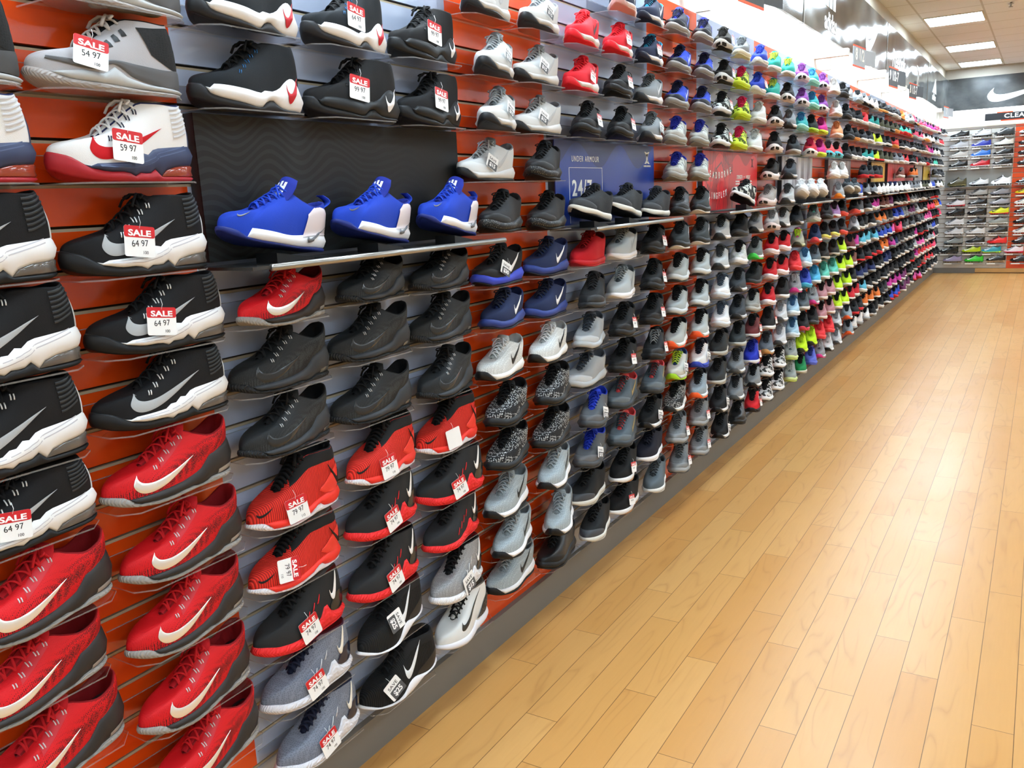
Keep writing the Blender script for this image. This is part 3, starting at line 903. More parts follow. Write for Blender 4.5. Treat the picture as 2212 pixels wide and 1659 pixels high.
# ------------------------------------------------------------------ colours of each shoe design
# special models: part -> (kind, colour, second colour)
def spec(base, **kw):
    d = dict(outsole=('rub','K'), midsole=('rub','W'), upper=('fab','K'), lining=('fab','K'), tongue=('fab','K'), laces=('fab','K'),
             tick_mark=('gloss','W'), eyelets=('gloss','W'), air_unit=('air','G'))
    d.update(base); d.update(kw); return d
SP = {
 'bwg': ('black and white high-top with grey tick', spec({}, upper=('fab','141518'), tick_mark=('fab','LG'), heel_strip=('rub','PG'), ankle_pad=('rub','33373a'), midsole_groove=('rub','bfbcc0'), air_unit=('air','77706a'))),
 'nwr': ('white, navy and red high-top', spec({}, outsole=('rub','a5202a'), midsole=('rub','39425f'), upper=('fab','W'), lining=('fab','NB'), tongue=('fab','W'), laces=('fab','W'), tick_mark=('fab','R'), eyelets=('gloss','N'), heel_strip=('rub','39425f'), ankle_pad=('rub','d4d6da'), midsole_groove=('rub','4d5878'), air_unit=('air','b8503c'))),
 'red': ('red mesh low-top with silver tick', spec({}, outsole=('tread','9b9893'), midsole=('rub','2d2a29'), upper=('dots','d2131c','3a1216'), lining=('fab','8a0d14'), tongue=('fab','b81420'), laces=('fab','c4151d'), tick_mark=('silver','f4f2ee'), eyelets=('gloss','d8d0d0'), heel_window=('air','b8b4ae'), eyestay=('rub','c42a34'))),
 'blk': ('black mesh low-top with shiny tick', spec({}, outsole=('tread','1c1e20'), midsole=('rub','33363a'), upper=('dots','1d2022','3a3f42'), lining=('fab','111214'), tongue=('fab','16181a'), laces=('fab','0d0e10'), tick_mark=('gloss','26292b'), eyelets=('gloss','c8c8c8'), heel_window=('air','6a6862'), eyestay=('rub','202325'))),
 'nvw': ('black and white high-top with red tick', spec({}, upper=('fab','1c2126'), midsole=('rub','W'), tick_mark=('rub','c41e2c'), eyelets=('gloss','2c6ca8'), heel_strip=('fab','8a1420'), outsole=('rub','202124'))),
 'blkc': ('all-black high-top with white tick', spec({}, upper=('fab','1d1e20'), midsole=('rub','26282a'), outsole=('rub','1e2022'), heel_strip=('fab','1b1c1e'), eyelets=('gloss','1a1a1c'), tick_mark=('rub','f0f0f0'))),
 'blu': ('royal blue low-top with white heel', spec({}, upper=('fab','1a3fb4'), outsole=('rub','1c2c78'), midsole=('rub','eceef2'), lining=('fab','1a2a86'), tongue=('fab','1b2c90'), laces=('fab','1f46c2'), heel_shell=('gloss','d9cfd2'), tick_mark=('silver','6a6c70'), toe_tick=('silver','7a8088'), tongue_emblem=('paper','f2f4f4'), lace_ends=('fab','1f46c2'), pull_loop=('fab','2a50cc'))),
 'rdb': ('ribbed red high-top with black laces', spec({}, upper=('ribs','f2382c'), outsole=('tread','dfdde0'), midsole=('rub','f0382c'), collar=('fab','1a1c1e'), heel_clip=('rub','f04034'), tick_mark=('rub','16161a'), toe_tick=('rub','1a1618'), laces=('fab','0b0b0c'), pull_tab=('fab','1c1e20'), lining=('fab','141416'))),
 'bkr': ('black high-top with red sole', spec({}, upper=('fab','26282a'), midsole=('tread','ea2a2c'), outsole=('rub','d42428'), heel_counter=('gloss','202224'), tick_mark=('rub','f2f2f2'), lace_loops=('fab','e02a30'), laces=('fab','0e0e10'))),
 'gnv': ('grey knit high-top with navy laces', spec({}, upper=('hex','7c8494'), midsole=('tread','dcdce2'), outsole=('rub','d0d0d4'), heel_counter=('gloss','1c2036'), tick_mark=('rub','eeeade'), lace_loops=('fab','d8dade'), laces=('fab','141a30'), lining=('fab','121830'), tongue=('fab','181f38'))),
 'gwh': ('grey high-top with white sole', spec({}, upper=('hex','9a9b9c'), midsole=('tread','e8e8ea'), outsole=('rub','d8d8d8'), heel_counter=('gloss','2c2826'), tick_mark=('rub','f2f2f2'), lace_loops=('fab','ececec'), laces=('fab','0e0e10'))),
 'bkw': ('black knit high-top with white tick', spec({}, upper=('ribs','1b1c1d'), outsole=('rub','e6e4e6'), heel_counter=('rub','2a2724'), tick_mark=('rub','e8eef2'), collar=('fab','1c1d1f'))),
 'whb': ('white high-top with black tick', spec({}, upper=('gloss','dfe3e3'), midsole=('rub','e2e2e8'), heel_wrap=('speck','262626','W'), tick_mark=('gloss','2a2e2e'), laces=('fab','101010'), lining=('fab','30302e'), tongue=('fab','dcdcdc'))),
 'gry': ('grey and black high-top with white laces', spec({}, outsole=('tread','a8a29e'), midsole=('rub','b9bcbc'), upper=('fab','b4b4b8'), side_panel=('rub','5b5c5e'), heel_counter=('hex','27292b'), eyestay_blocks=('rub','1e1f21'), laces=('fab','c4bfba'), tongue=('fab','1f2123'), lining=('fab','1c1d1f'))),
 'gry2': ('dark grey high-top with pale sole', spec({}, outsole=('tread','a8a29e'), midsole=('rub','b9bcbc'), upper=('fab','2a2c2e'), side_panel=('rub','4b4c4e'), heel_counter=('hex','27292b'), eyestay_blocks=('rub','1e1f21'), laces=('fab','c4bfba'), tongue=('fab','1f2123'), lining=('fab','1c1d1f'))),
}
SP['gry3'] = ('grey high-top cut off by the picture top', SP['gry'][1])
# runners: look | upper | midsole | toe rubber | laces | tick | lining | weave | style(r,f,c) tick cap stripes | toe cap colour
KS = {}
for ln in '''m1|pale grey runner with black toe|PG|d6d6d4|DK|LG|b9bcbe|G|fab|r_1_1_0|d9dbda
sp|dark grey runner with speckled sole|303133|26282a|K|K|3c3f40|K|fab|c_0_1_0|242527
bb|black runner with blue sole and white tick|1b1c1e|3c4fd0|K|DK|W|K|fab|c_1_1_0|202122
nv|navy runner with white tick|1d2a4e|2c3f86|1a1e2c|1e2334|f2f4f6|1c2850|fab|c_1_0_0|1d2a4e
wg|white and lime runner with black tick|dfe3e2|ececea|K|e0e4e8|K|b9c0c0|hex|r_1_0_0|W
kn|black and white flecked knit runner|1f2022|202224|K|0e0e10|232527|141416|knit|c_0_0_0|K
gr|light grey knit runner with black tick|a9b4b8|ececee|K|9aa4aa|1f2224|8c969a|hex|r_1_0_0|W
bt|all-black leather runner|191a1b|1d1e1f|141516|111213|222|K|leather|c_0_1_0|1c1d1e
rd|bright red runner with white sole|e02433|e6e0dc|df2230|dd2230|2a1416|c01c28|fab|r_1_0_0|R
dk|black runner with dark sole|1b1c1e|242628|141516|0f1011|3a3c3e|101112|fab|c_0_1_0|202123
ua|charcoal runner with cream sole|303336|e0ddd2|DK|16171a|26282a|1c1d1f|hex|f_0_1_0|3c4044
u2|black and grey camouflage runner with white sole|232527|e8e8e8|K|16181a|b8bab4|151618|camo|f_0_0_0|K
ro|solid red low-top|c01420|c8202c|c01a26|a80f1a|b8141e|8a0c14|fab|f_0_0_0|R
as|black slip-on style runner|202224|3a3c3e|K|1c1d1f|333|161718|fab|f_0_1_0|2a2c2e
rb|grey runner with dark laces|a2a7aa|b6babc|K|3b4450|6a7074|5a6068|fab|c_0_1_0|c4c8ca
gb|grey runner with royal blue laces|585c60|4c5054|3a3d40|1c34b0|8a8e92|1f3cc0|fab|c_0_1_0|66696d
uc|black trainer with grey toe and cream sole|1c1e20|d8d6cc|b8b6ae|131416|333|141517|fab|f_0_1_0|474c52
nk|navy and white runner with pink sole|20263a|e8d8d4|c89890|20263a|W|1c2030|fab|r_1_0_0|W
nw|navy runner with white sole|1f2740|e6e4e2|1c2032|1b2238|f0f0f0|2a9cc0|fab|r_1_0_0|W
gw|grey runner with white sole|84888a|e4e2e0|303234|5c6062|d8dadc|6a6e70|fab|r_1_0_0|W
wc|pale grey court shoe with white sole|b4bcbe|f0f0f2|e8e8ea|8c969a|98a2a6|5a646a|fab|f_1_0_0|W
gg|slate runner with coral and gold details|56626a|3c444a|26282a|3a444c|b49a5a|d8484a|fab|c_1_1_0|66727a
bw|black runner with white sole|17181a|ececec|a87850|131416|222|101112|fab|f_0_0_0|K
dg|black runner with grey laces|222426|26282a|K|8e9294|c8cacc|1a1b1c|fab|c_0_1_0|2a2c2e
bs|black runner with thin white sole|1c1d1f|e6e4e2|K|131416|6a6c70|141517|fab|r_1_0_0|K
nb|navy-black trainer with white sole|1c1e2c|ececee|e0e0e0|161826|26283a|141624|fab|f_0_0_0|K
gc|slate grey trainer with pale sole|5a646a|dcdad4|c8c6c0|464e54|6a7278|444a50|fab|f_0_0_0|G
pu|black runner with purple heel and grey sole|1c1e2c|9a948e|8c8680|20223a|2f3ea8|2a34a0|fab|c_1_1_0|1b1c22
bl|royal blue and black runner|2c46b8|8e8a86|7e7a76|141830|dfe6f2|1a2050|fab|c_1_1_0|1c1f2a
gp|grey marbled runner with blue laces|8b8d8c|9a9890|86847c|2430a0|6a6c70|28309a|camo|c_0_1_0|a8a69e
ds|black and silver runner|1e2022|2a2c2e|K|131416|c8cacc|141517|speck|c_0_1_0|2a2b2d
dw|charcoal runner with white tick|3a4042|2c3032|W|191b1c|f2f2f2|1c1e20|fab|c_1_0_0|K
si|silver runner with black laces|a8b0b0|c8cccc|3a3c3c|131416|8a9292|1c1e20|fab|c_1_0_0|b4bcbc
so|silver runner with orange toe|b4bab8|e0e0de|f05a2a|131416|9aa2a2|1c1e20|fab|r_1_0_0|W
yn|navy runner with lime laces and lime toe|c4c8c0|c8cac4|a8d82a|b8e03a|2a4a6a|24406a|fab|r_1_1_0|c6c6ba
bm|black and white mesh runner|25282a|dfdfdc|202224|131416|W|141517|knit|r_0_0_0|K
gt|grey mesh runner|7a7e80|9a9c9c|4a4c4e|5a5e60|8c9092|4c5052|hex|c_0_1_0|84888a
wb|white and blue runner|dcdcda|2f4ab8|2a40a8|1a1e2c|24366a|1a1e2c|fab|r_1_0_0|W
bo|blue-grey runner with orange toe|9aa8b0|dfe2e2|f0602a|1b1e22|c8ced2|2a2e32|hex|r_0_0_0|W
bz|black runner with white sole pods|2a2822|c8c4ba|2c2a24|1a1916|b8b4a8|1c1b18|fab|w_0_0_0|K
cm|black and white camouflage runner|2a2c2a|d8d8d4|1e1f1e|1c1d1c|3a3c3a|1c1d1c|camo|c_0_0_0|K
wm|light grey mesh runner|c2c6c6|e2e0de|2a2c2c|3c4042|8c9294|5a6062|hex|r_0_0_0|W
ax|white and blue-grey runner|dfe2e4|d0d4d6|b4b8bc|4a5868|7a8894|54626e|fab|c_1_1_0|f0f0f0
bg|charcoal runner with pale grey sole|303436|b4b2aa|a8a69e|131416|40464a|1c1e20|hex|f_0_0_0|K
gy|grey sock runner with cream sole|8a8e90|e4e0c8|d8d4bc|6a6e70|5a5e60|7a7e80|fab|c_0_0_0|G
ca|lime camouflage runner with pink collar|4a5e1e|c8dc3a|b4d02a|e02a5a|f05a3a|d42a5a|camo|c_0_0_0|Y
bk|black runner with grey toe|1c1e20|44484c|2c2e30|101112|303336|101112|fab|c_0_0_0|K
bh|black and white runner|d8dada|ececec|c8c8c6|101112|1c1e20|16181a|camo|c_0_0_0|W
dc|dark grey runner with white edge|3e444a|c8c8c8|26282a|1c1e20|5a6066|20242a|fab|r_0_0_0|K
dt|green-grey trainer with white edge|3a4042|b8bab4|a8aaa4|16181a|2c3234|1c1e20|fab|f_0_0_0|K
gl|grey trainer with white sole|84888c|dfe0e0|4c5052|2c2e32|6a6e72|44484c|hex|r_0_0_0|W
be|blue and white runner|2c44b4|e8e6e4|d8d4d0|2a40ac|e8ecf4|24389c|fab|r_1_0_0|W
wv|white runner with grey side|dcdcd8|e6e4e0|c8c6c0|c4c4c0|6a6c64|b4b4b0|fab|f_1_0_0|W
sg|silver-grey runner with black sole stripe|a8aaac|e4e4e2|1e2022|8a8e92|c84a3a|6a6e72|fab|r_1_0_0|W
gn|grey runner with bright green toe|7a8280|e4e6e4|44d052|3a4042|f06a4a|2c3032|hex|r_1_0_0|W
ur|black trainer with red emblem|202224|30363a|c84a3a|141618|e8484a|16181a|fab|c_0_0_0|K
ss|silver-grey runner with black laces|8c8c86|b4b4ae|6a6a66|131416|c4c4c0|1a1c1c|fab|c_1_1_0|9a9a94
ma|maroon and black runner|6a2e30|d8d6d4|2a2c2e|16181a|c8c4c0|1c1414|fab|f_0_0_0|K
bu|royal blue runner|2232b0|e0e0e4|2232b0|1a2894|c8d0f0|1a2688|fab|f_1_0_0|B
ga|grey trainer with black laces|8a8e90|e0dfdc|16181a|131416|a4a8aa|1c1e20|hex|r_0_0_0|W
r3|red runner with three white stripes|d4202a|2a2224|1c1a1c|1c1416|f0f0f0|1c1416|fab|r_0_0_1|R
te|teal and white runner|2aa090|e8e6e4|d4d2ce|b8c84a|e0e8e6|1f8a80|fab|f_0_0_0|T
pw|black runner with thick white sole|2a2827|e6dcd6|dccfc8|161514|3a3634|141312|fab|w_0_0_0|K
pg|grey runner with pinkish white sole|b4b0ac|dccac4|d4c0b8|6a6a6a|8a8886|9a9a98|hex|w_0_0_0|W
br|black and red runner with white toe|c01822|ecdfe0|e8dadc|161416|c01822|161416|fab|c_0_0_0|R
bx|black runner with white side sole|1f2022|ececec|dadada|131416|303234|141517|fab|f_0_0_0|K
gd|slate grey runner with tan toe|66707a|e2e2e2|b8834a|2c3036|7a848c|3c444c|hex|r_0_0_0|G
zz|white runner with black collar|d8d8d6|e8e8e8|3a3a38|16181a|26282a|1c1e20|camo|c_0_0_0|W
wp|white runner with grey laces|d8dce0|e4e6ea|44484c|9aa2aa|b8bec4|8c949c|hex|r_0_0_0|W
pk|purple and white runner|8a4a9a|e8dfe4|d8ccd4|7a3f8a|c8a4d0|6a347a|fab|w_0_0_0|W
ta|aqua and grey runner|3aa0a0|9ad8c8|8ad0c0|3c7cae|2a8c90|2c8aa8|fab|c_0_0_0|T
rp|red and cream runner|c82a3a|e8dccc|d8c8b8|d42a5a|f0e8e0|a82030|fab|w_0_0_0|R
wt|all-white tilted runner|f2f2f2|f6f6f6|f0f0f0|f4f4f4|e0e0e0|e8e8e8|fab|c_0_0_0|W
pl|grey runner with lime laces and pink tongue|a8a896|c8ca9c|3a3a2c|c8f020|b43a8a|d05a9a|fab|r_0_0_0|W
co|coral red runner|e83a40|ee4a4c|e83a40|d8303a|f06a6a|c82a34|fab|c_0_0_0|R
gk|grey runner with pink sole|9a9ca0|d8d8da|d8388c|c8ccd0|b0b4b8|5a5e64|hex|r_0_0_0|G
lb|ice blue and white runner|a8cce0|dce8ee|e4ecf0|3c6a92|8ab4cc|34608a|fab|c_0_0_0|W
gi|grey runner with pale lime sole|9aa09e|c8d48a|c4e060|c4c8c8|8a9090|6a7472|fab|c_0_0_0|G
bn|black runner with lime edge|202624|a8cc3a|9ac02a|141816|3a8a7a|141816|fab|f_0_0_0|K
mg|magenta and lime runner|c02a80|d0dc3a|c8d82a|a8206a|e85aa0|8a1a5a|fab|f_0_0_0|P
gm|grey marbled runner with mint tongue|6a706e|d8dad4|c8dcd0|44484a|9ab8ac|7ac8b0|knit|c_0_0_0|G
nc|navy runner with coral toe|26365a|e8e0e0|f05058|202c4c|d8dce8|1c2848|fab|r_0_0_0|N
ub|cobalt and cyan runner|3a56c0|4cb8d8|48b0d0|2c3ea4|6a8ae0|2a3c9c|fab|c_0_0_0|B
bq|black runner with coral sole|262628|d8384a|d43a4a|141416|3a3a3c|141416|fab|r_0_0_0|K
ne|neon yellow runner|c8f020|d4f43a|2a2e20|b8dc20|e07a3a|a8c820|fab|r_0_0_0|Y
ge|green and black trainer|208a50|c8c4b4|b8b4a4|141816|1c7a48|1c1e1c|fab|f_0_0_0|K
pc|coral and aqua runner|e8545a|5cc0d0|54b8c8|2c2426|f0a0a0|1f1a1c|fab|w_0_0_0|W
yb|black runner with yellow edge|26262a|e8dc6a|e4e0dc|141416|e0703a|141416|fab|c_0_0_0|K
lc|sky blue runner|58b8e0|dce8ec|e0e8ec|3c98c4|88d0ec|3a94c0|fab|f_0_0_0|W
pv|periwinkle blue runner|6674d4|5a68c8|5a68c8|3a4698|e8e8f0|303c8c|fab|c_0_0_0|P
pa|peach and white runner|e8a878|ece4d8|e0d8cc|d8905a|f0d8c0|c88a5a|fab|f_0_0_0|W
wh|white high-sided runner|e8e6e2|f0eeea|e8e4dc|dcdad6|c8c6c2|c8c4be|fab|c_1_0_0|W
og|grey runner with orange toe|b0b4b4|dcdcd8|f09030|8a8e90|9aa0a0|7a7e80|hex|r_0_0_0|W
li|lilac and black runner|a884b8|ece6e8|e0746a|2c2630|8a6a9a|242028|fab|f_0_0_0|W
bp|black and tan runner|2a2a28|b8b0a0|2a2826|1c1c1a|4a4844|1a1a18|fab|f_0_0_0|K
mt|mint green runner|68cdb8|e4ece6|dce4de|54b4a0|f0f4f2|3a9a88|fab|f_0_0_0|W
pb|pink and black runner|b8848a|e8d8d0|dcc8c0|1c1618|c8949a|1e1618|fab|f_0_0_0|K
cb|dark grey runner with coral toe|3c3c3e|f05a50|ee5448|1e1e20|5a5a5c|1c1c1e|fab|c_0_0_0|K
yl|neon yellow runner with black laces|c4ec28|ecece0|e4e4d8|141a10|a8cc20|181c12|fab|f_0_0_0|Y'''.split('\n'):
    f = ln.split('|'); KS[f[0]] = f[1:]
def kspec(c):
    look, up, mid, out, lace, tk, lin_, wv, st, cap = KS[c]
    k2 = {'knit': 'c4c6c6', 'camo': 'c4c8c0', 'speck': 'd0d0d0', 'hex': 'K'}.get(wv, 'K')
    if c == 'ca': k2 = 'd4ec4a'
    if c == 'kn': k2 = 'b8bcbc'
    if c == 'zz': k2 = '3a3a38'
    d = dict(outsole=('rub', out), midsole=(('speck', mid, 'b8b8b0') if c == 'sp' else ('rub', mid)), upper=(wv, up, k2), lining=('fab', lin_), tongue=('fab', lin_), laces=('fab', lace),
             tick_mark=('rub', tk), side_stripes=('rub', tk), toe_cap=('rub', cap), sole_window=('rub', '23211f'))
    return look, 'k'+st, d
# ------------------------------------------------------------------ camera
cam = bpy.data.cameras.new('camera'); co = bpy.data.objects.new('camera', cam); COL.objects.link(co)
yaw, pit, rol = 0.552348521, 0.209163739, -0.0472331290
fw = Vector((-math.sin(yaw)*math.cos(pit), math.cos(yaw)*math.cos(pit), -math.sin(pit)))
rt = fw.cross(Vector((0,0,1))).normalized(); up = rt.cross(fw)
c_, s_ = math.cos(rol), math.sin(rol)
r2 = c_*rt+s_*up; u2 = -s_*rt+c_*up
co.matrix_world = Matrix(((r2.x,u2.x,-fw.x,1.52),(r2.y,u2.y,-fw.y,0),(r2.z,u2.z,-fw.z,1.5),(0,0,0,1)))
cam.sensor_width = 36; cam.lens = 36*1862.08/2212; cam.clip_start = .05
sc.camera = co

# ------------------------------------------------------------------ room materials
def plain(name, c, rough=.6, spec_=.4, nz=0, nsc=5):
    if name in MATS: return MATS[name]
    m = bpy.data.materials.new(name); t, b = nt(m); col = hx(c)
    b.inputs['Base Color'].default_value = col; b.inputs['Roughness'].default_value = rough; b.inputs['Specular IOR Level'].default_value = spec_
    if nz:
        n = noi(t, objco(t, 1, 1, 1), nsc, 3)
        t.links.new(mixc(t, n, tuple(x*(1-nz) for x in col[:3])+(1,), tuple(min(1, x*(1+nz)) for x in col[:3])+(1,)), b.inputs['Base Color'])
    MATS[name] = m; return m
M_OR = plain('orange_laminate', 'e04c12', .2, .5, .03, 3)
M_WH = plain('grey_white_laminate', 'aeb9cf', .2, .5, .02, 3)
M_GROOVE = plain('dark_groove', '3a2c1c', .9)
M_LIP = plain('raw_board_lip', 'b3a488', .7)
M_BASE = plain('grey_base', '75716a', .55, .4, .05, 4)
M_WALL = plain('white_wall_paint', 'f3f1ea', .7, .3, .02, 2)
M_TRIM = plain('beige_trim', 'c9c1b0', .6, .3, .03, 3)
M_STEEL = plain('brushed_steel', 'a9a8a4', .32); MATS['brushed_steel'].node_tree.nodes['Principled BSDF'].inputs['Metallic'].default_value = .85
M_DARKM = plain('dark_metal', '2b2b2c', .45)
M_BLACK = plain('sign_black', '24272b', .35)
def floor_mat():
    m = bpy.data.materials.new('maple_planks'); t, b = nt(m)
    tc = t.nodes.new('ShaderNodeTexCoord'); sp = t.nodes.new('ShaderNodeSeparateXYZ'); t.links.new(tc.outputs['Object'], sp.inputs[0])
    X, Y = sp.outputs[0], sp.outputs[1]
    u = mth(t, 'DIVIDE', mth(t, 'SUBTRACT', X, .0905), .1043)
    row = mth(t, 'FLOOR', u); r4 = mth(t, 'SUBTRACT', row, mth(t, 'MULTIPLY', mth(t, 'FLOOR', mth(t, 'DIVIDE', row, 4.0)), 4.0))
    off = mth(t, 'ADD', mth(t, 'MULTIPLY', mth(t, 'COMPARE', r4, 0.0, .1), .36), mth(t, 'MULTIPLY', mth(t, 'COMPARE', r4, 1.0, .1), .63))
    off = mth(t, 'ADD', off, mth(t, 'MULTIPLY', mth(t, 'COMPARE', r4, 2.0, .1), .11)); off = mth(t, 'ADD', off, mth(t, 'MULTIPLY', mth(t, 'COMPARE', r4, 3.0, .1), .838))
    v = mth(t, 'DIVIDE', mth(t, 'SUBTRACT', Y, off), .932); seg = mth(t, 'FLOOR', v)
    fu = mth(t, 'SUBTRACT', u, row); fv = mth(t, 'SUBTRACT', v, seg)
    eu = mth(t, 'MULTIPLY', mth(t, 'MINIMUM', fu, mth(t, 'SUBTRACT', 1.0, fu)), .1043)
    ev = mth(t, 'MULTIPLY', mth(t, 'MINIMUM', fv, mth(t, 'SUBTRACT', 1.0, fv)), .932)
    line = mth(t, 'LESS_THAN', mth(t, 'MINIMUM', eu, ev), .00105)
    cb = t.nodes.new('ShaderNodeCombineXYZ'); t.links.new(row, cb.inputs[0]); t.links.new(seg, cb.inputs[1])
    wn = t.nodes.new('ShaderNodeTexWhiteNoise'); t.links.new(cb.outputs[0], wn.inputs['Vector'])
    # cathedral grain: rings of a distorted field, shifted plank by plank
    sh = t.nodes.new('ShaderNodeVectorMath'); sh.operation = 'MULTIPLY_ADD'; t.links.new(wn.outputs['Color'], sh.inputs[0]); sh.inputs[1].default_value = (3, 7, 5)
    mp = t.nodes.new('ShaderNodeMapping'); mp.inputs['Scale'].default_value = (9, 1.5, 1); t.links.new(tc.outputs['Object'], mp.inputs['Vector'])
    t.links.new(mp.outputs[0], sh.inputs[2])
    n1 = noi(t, sh.outputs[0], 1.0, 1.5)
    ring = mth(t, 'PINGPONG', mth(t, 'MULTIPLY', n1, 16.0), 1.0)
    ring = mth(t, 'POWER', ring, 5.0)
    gate = t.nodes.new('ShaderNodeMapRange'); gate.inputs[1].default_value = .42; gate.inputs[2].default_value = .62; t.links.new(noi(t, sh.outputs[0], 2.1, 1), gate.inputs[0])
    g2 = mth(t, 'MULTIPLY', mth(t, 'MULTIPLY', ring, gate.outputs[0]), .36)
    fine = noi(t, objco(t, 120, 7, 1), 1.0, 2)
    a, c, d = hx('c08a4a'), hx('cc9c5e'), hx('94602e')
    base = mixc(t, wn.outputs['Value'], a, c)
    base = mixc(t, g2, base, d)
    base = mixc(t, mth(t, 'MULTIPLY', fine, .26), base, hx('ac7c40'))
    base = mixc(t, line, base, hx('6d4a22'))
    t.links.new(base, b.inputs['Base Color'])
    b.inputs['Roughness'].default_value = .30; b.inputs['Specular IOR Level'].default_value = .38
    h = mth(t, 'SUBTRACT', 1.0, line); bump(t, b, h, .3, .001)
    rr = mth(t, 'MULTIPLY_ADD', noi(t, objco(t, 1, 1, 1), 3, 3), .14, .24); t.links.new(rr, b.inputs['Roughness'])
    return m
def struct(name, mb, m, smooth=False):
    o = build(name, mb, m if isinstance(m, list) else [m], None, smooth); o['kind'] = 'structure'; return o
def boxo(*a):
    mb = MB(); mb.box(*a); return mb
XR = 8.6; YB = -5.0; YE = 16.0; ZC = 3.197
struct('floor', boxo(-.3, XR+.2, YB-.2, YE+.3, -.1, 0), floor_mat())
struct('wall_left', boxo(-.25, -.02, YB-.2, YE+.2, 0, ZC+.02), M_WALL)
struct('wall_back', boxo(-.02, XR, YE, YE+.2, 0, ZC+.02), M_WALL)
struct('wall_right', boxo(XR, XR+.2, YB-.2, YE+.2, 0, ZC+.02), M_WALL)
struct('wall_front', boxo(-.02, XR, YB-.2, YB, 0, ZC+.02), M_WALL)
# ceiling with lay-in tiles
m = bpy.data.materials.new('ceiling_tiles'); t, b = nt(m)
tc = t.nodes.new('ShaderNodeTexCoord'); sp = t.nodes.new('ShaderNodeSeparateXYZ'); t.links.new(tc.outputs['Object'], sp.inputs[0])
e = []
for ax, of, pitch in ((0, .27, .59), (1, .335, .59)):
    q = mth(t, 'DIVIDE', mth(t, 'SUBTRACT', sp.outputs[ax], of), pitch); f = mth(t, 'SUBTRACT', q, mth(t, 'FLOOR', q)); e.append(mth(t, 'MINIMUM', f, mth(t, 'SUBTRACT', 1.0, f)))
ln = mth(t, 'LESS_THAN', mth(t, 'MINIMUM', e[0], e[1]), .016)
tile = mixc(t, noi(t, objco(t, 1, 1, 1), 60, 3), hx('dfe3e6'), hx('eef1f3'))
t.links.new(mixc(t, ln, tile, hx('c6c6c2')), b.inputs['Base Color']); b.inputs['Roughness'].default_value = .9
struct('ceiling', boxo(-.02, XR, YB, YE, ZC, ZC+.15), m)
struct('trim_1', boxo(-.02, .05, YB, YE, 3.03, ZC), M_TRIM)
struct('trim_2', boxo(.05, XR, YE-.11, YE, 3.05, ZC), plain('grey_trim', 'a39c90', .6))
struct('baseboard_left', boxo(-.02, .02, YB, YE, 0, .108), M_BASE)
struct('baseboard_back', boxo(.02, .635, YE-.03, YE, 0, .086), M_BASE)
struct('trim_3', boxo(.635, XR, YE-.035, YE, .012, .078), plain('wood_base', 'c79a5c', .5, .4, .08, 20))
struct('trim_4', boxo(.635, XR, YE-.03, YE, 0, .012), plain('wood_base_dark', '5a3a1e', .6))

# ------------------------------------------------------------------ slatwall bays
def zrow(k): return 1.398+.1555*k if k >= 0 else 1.25-.151*(-k-1)
rowz = [zrow(k) for k in range(-8, 6)]
slots = sorted([z+.012 for z in rowz]+[(a+b)/2+.012 for a, b in zip(rowz, rowz[1:])]+[2.265])
def slat(name, a0, a1, m, ax, label, z0=.108, z1=2.355):
    mb = MB()
    def bx(d0, d1, za, zb, mi):
        if ax == 0: mb.box(-d0, -d1, a0, a1, za, zb, mi)      # on the left wall, depth towards -x
        else: mb.box(a0, a1, YE-.03+d1, YE-.03+d0, za, zb, mi)
    zs = [z for z in slots if z0+.02 < z < z1-.02]
    zz = z0
    for z in zs+[None]:
        top = (z-.006) if z else z1
        bx(.012, 0, zz, top, 0)
        if z:
            bx(.012, .0025, top, z-.0005, 2); zz = z+.0045
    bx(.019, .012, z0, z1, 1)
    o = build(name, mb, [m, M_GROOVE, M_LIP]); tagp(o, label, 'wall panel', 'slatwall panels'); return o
BAYS = [(-5.0,-.36,1,'grey-white slatwall behind the camera side of the left wall'), (-.36,.62,1,'grey-white slatwall panel nearest the camera, left edge'), (.62,1.222,0,'first orange slatwall panel from the left, beside black poster'),
 (1.222,2.19,1,'grey-white slatwall panel around black wave poster'), (2.19,2.757,0,'orange slatwall panel between black and blue posters'), (2.757,3.709,1,'grey-white slatwall panel behind blue poster'),
 (3.709,4.349,0,'orange slatwall panel between blue and red posters'), (4.349,5.35,1,'grey-white slatwall panel behind red poster'), (5.35,5.882,0,'orange slatwall panel between red poster and first grey poster'),
 (5.882,6.83,1,'grey-white slatwall panel behind first grey poster'), (6.83,7.40,0,'orange slatwall panel between the two grey posters'), (7.40,8.33,1,'grey-white slatwall panel behind second grey poster'),
 (8.33,9.35,0,'orange slatwall panel left of yellow poster'), (9.35,10.32,1,'grey-white slatwall panel behind yellow poster'), (10.32,12.8,0,'orange slatwall panel behind distant red poster'),
 (12.8,13.7,1,'grey-white slatwall panel behind distant grey poster'), (13.7,15.0,0,'orange slatwall panel near far corner, behind distant yellow poster'), (15.0,15.95,1,'grey-white slatwall panel touching far corner')]
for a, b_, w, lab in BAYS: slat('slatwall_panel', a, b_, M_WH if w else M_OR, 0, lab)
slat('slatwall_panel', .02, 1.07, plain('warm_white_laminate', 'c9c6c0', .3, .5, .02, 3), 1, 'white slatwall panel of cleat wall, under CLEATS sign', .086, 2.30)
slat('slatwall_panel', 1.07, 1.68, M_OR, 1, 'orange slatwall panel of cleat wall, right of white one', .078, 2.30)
slat('slatwall_panel', 1.68, 4.0, plain('warm_white_laminate', 'c9c6c0', .3, .5, .02, 3), 1, 'slatwall panel right of orange panel on far wall', .078, 2.30)

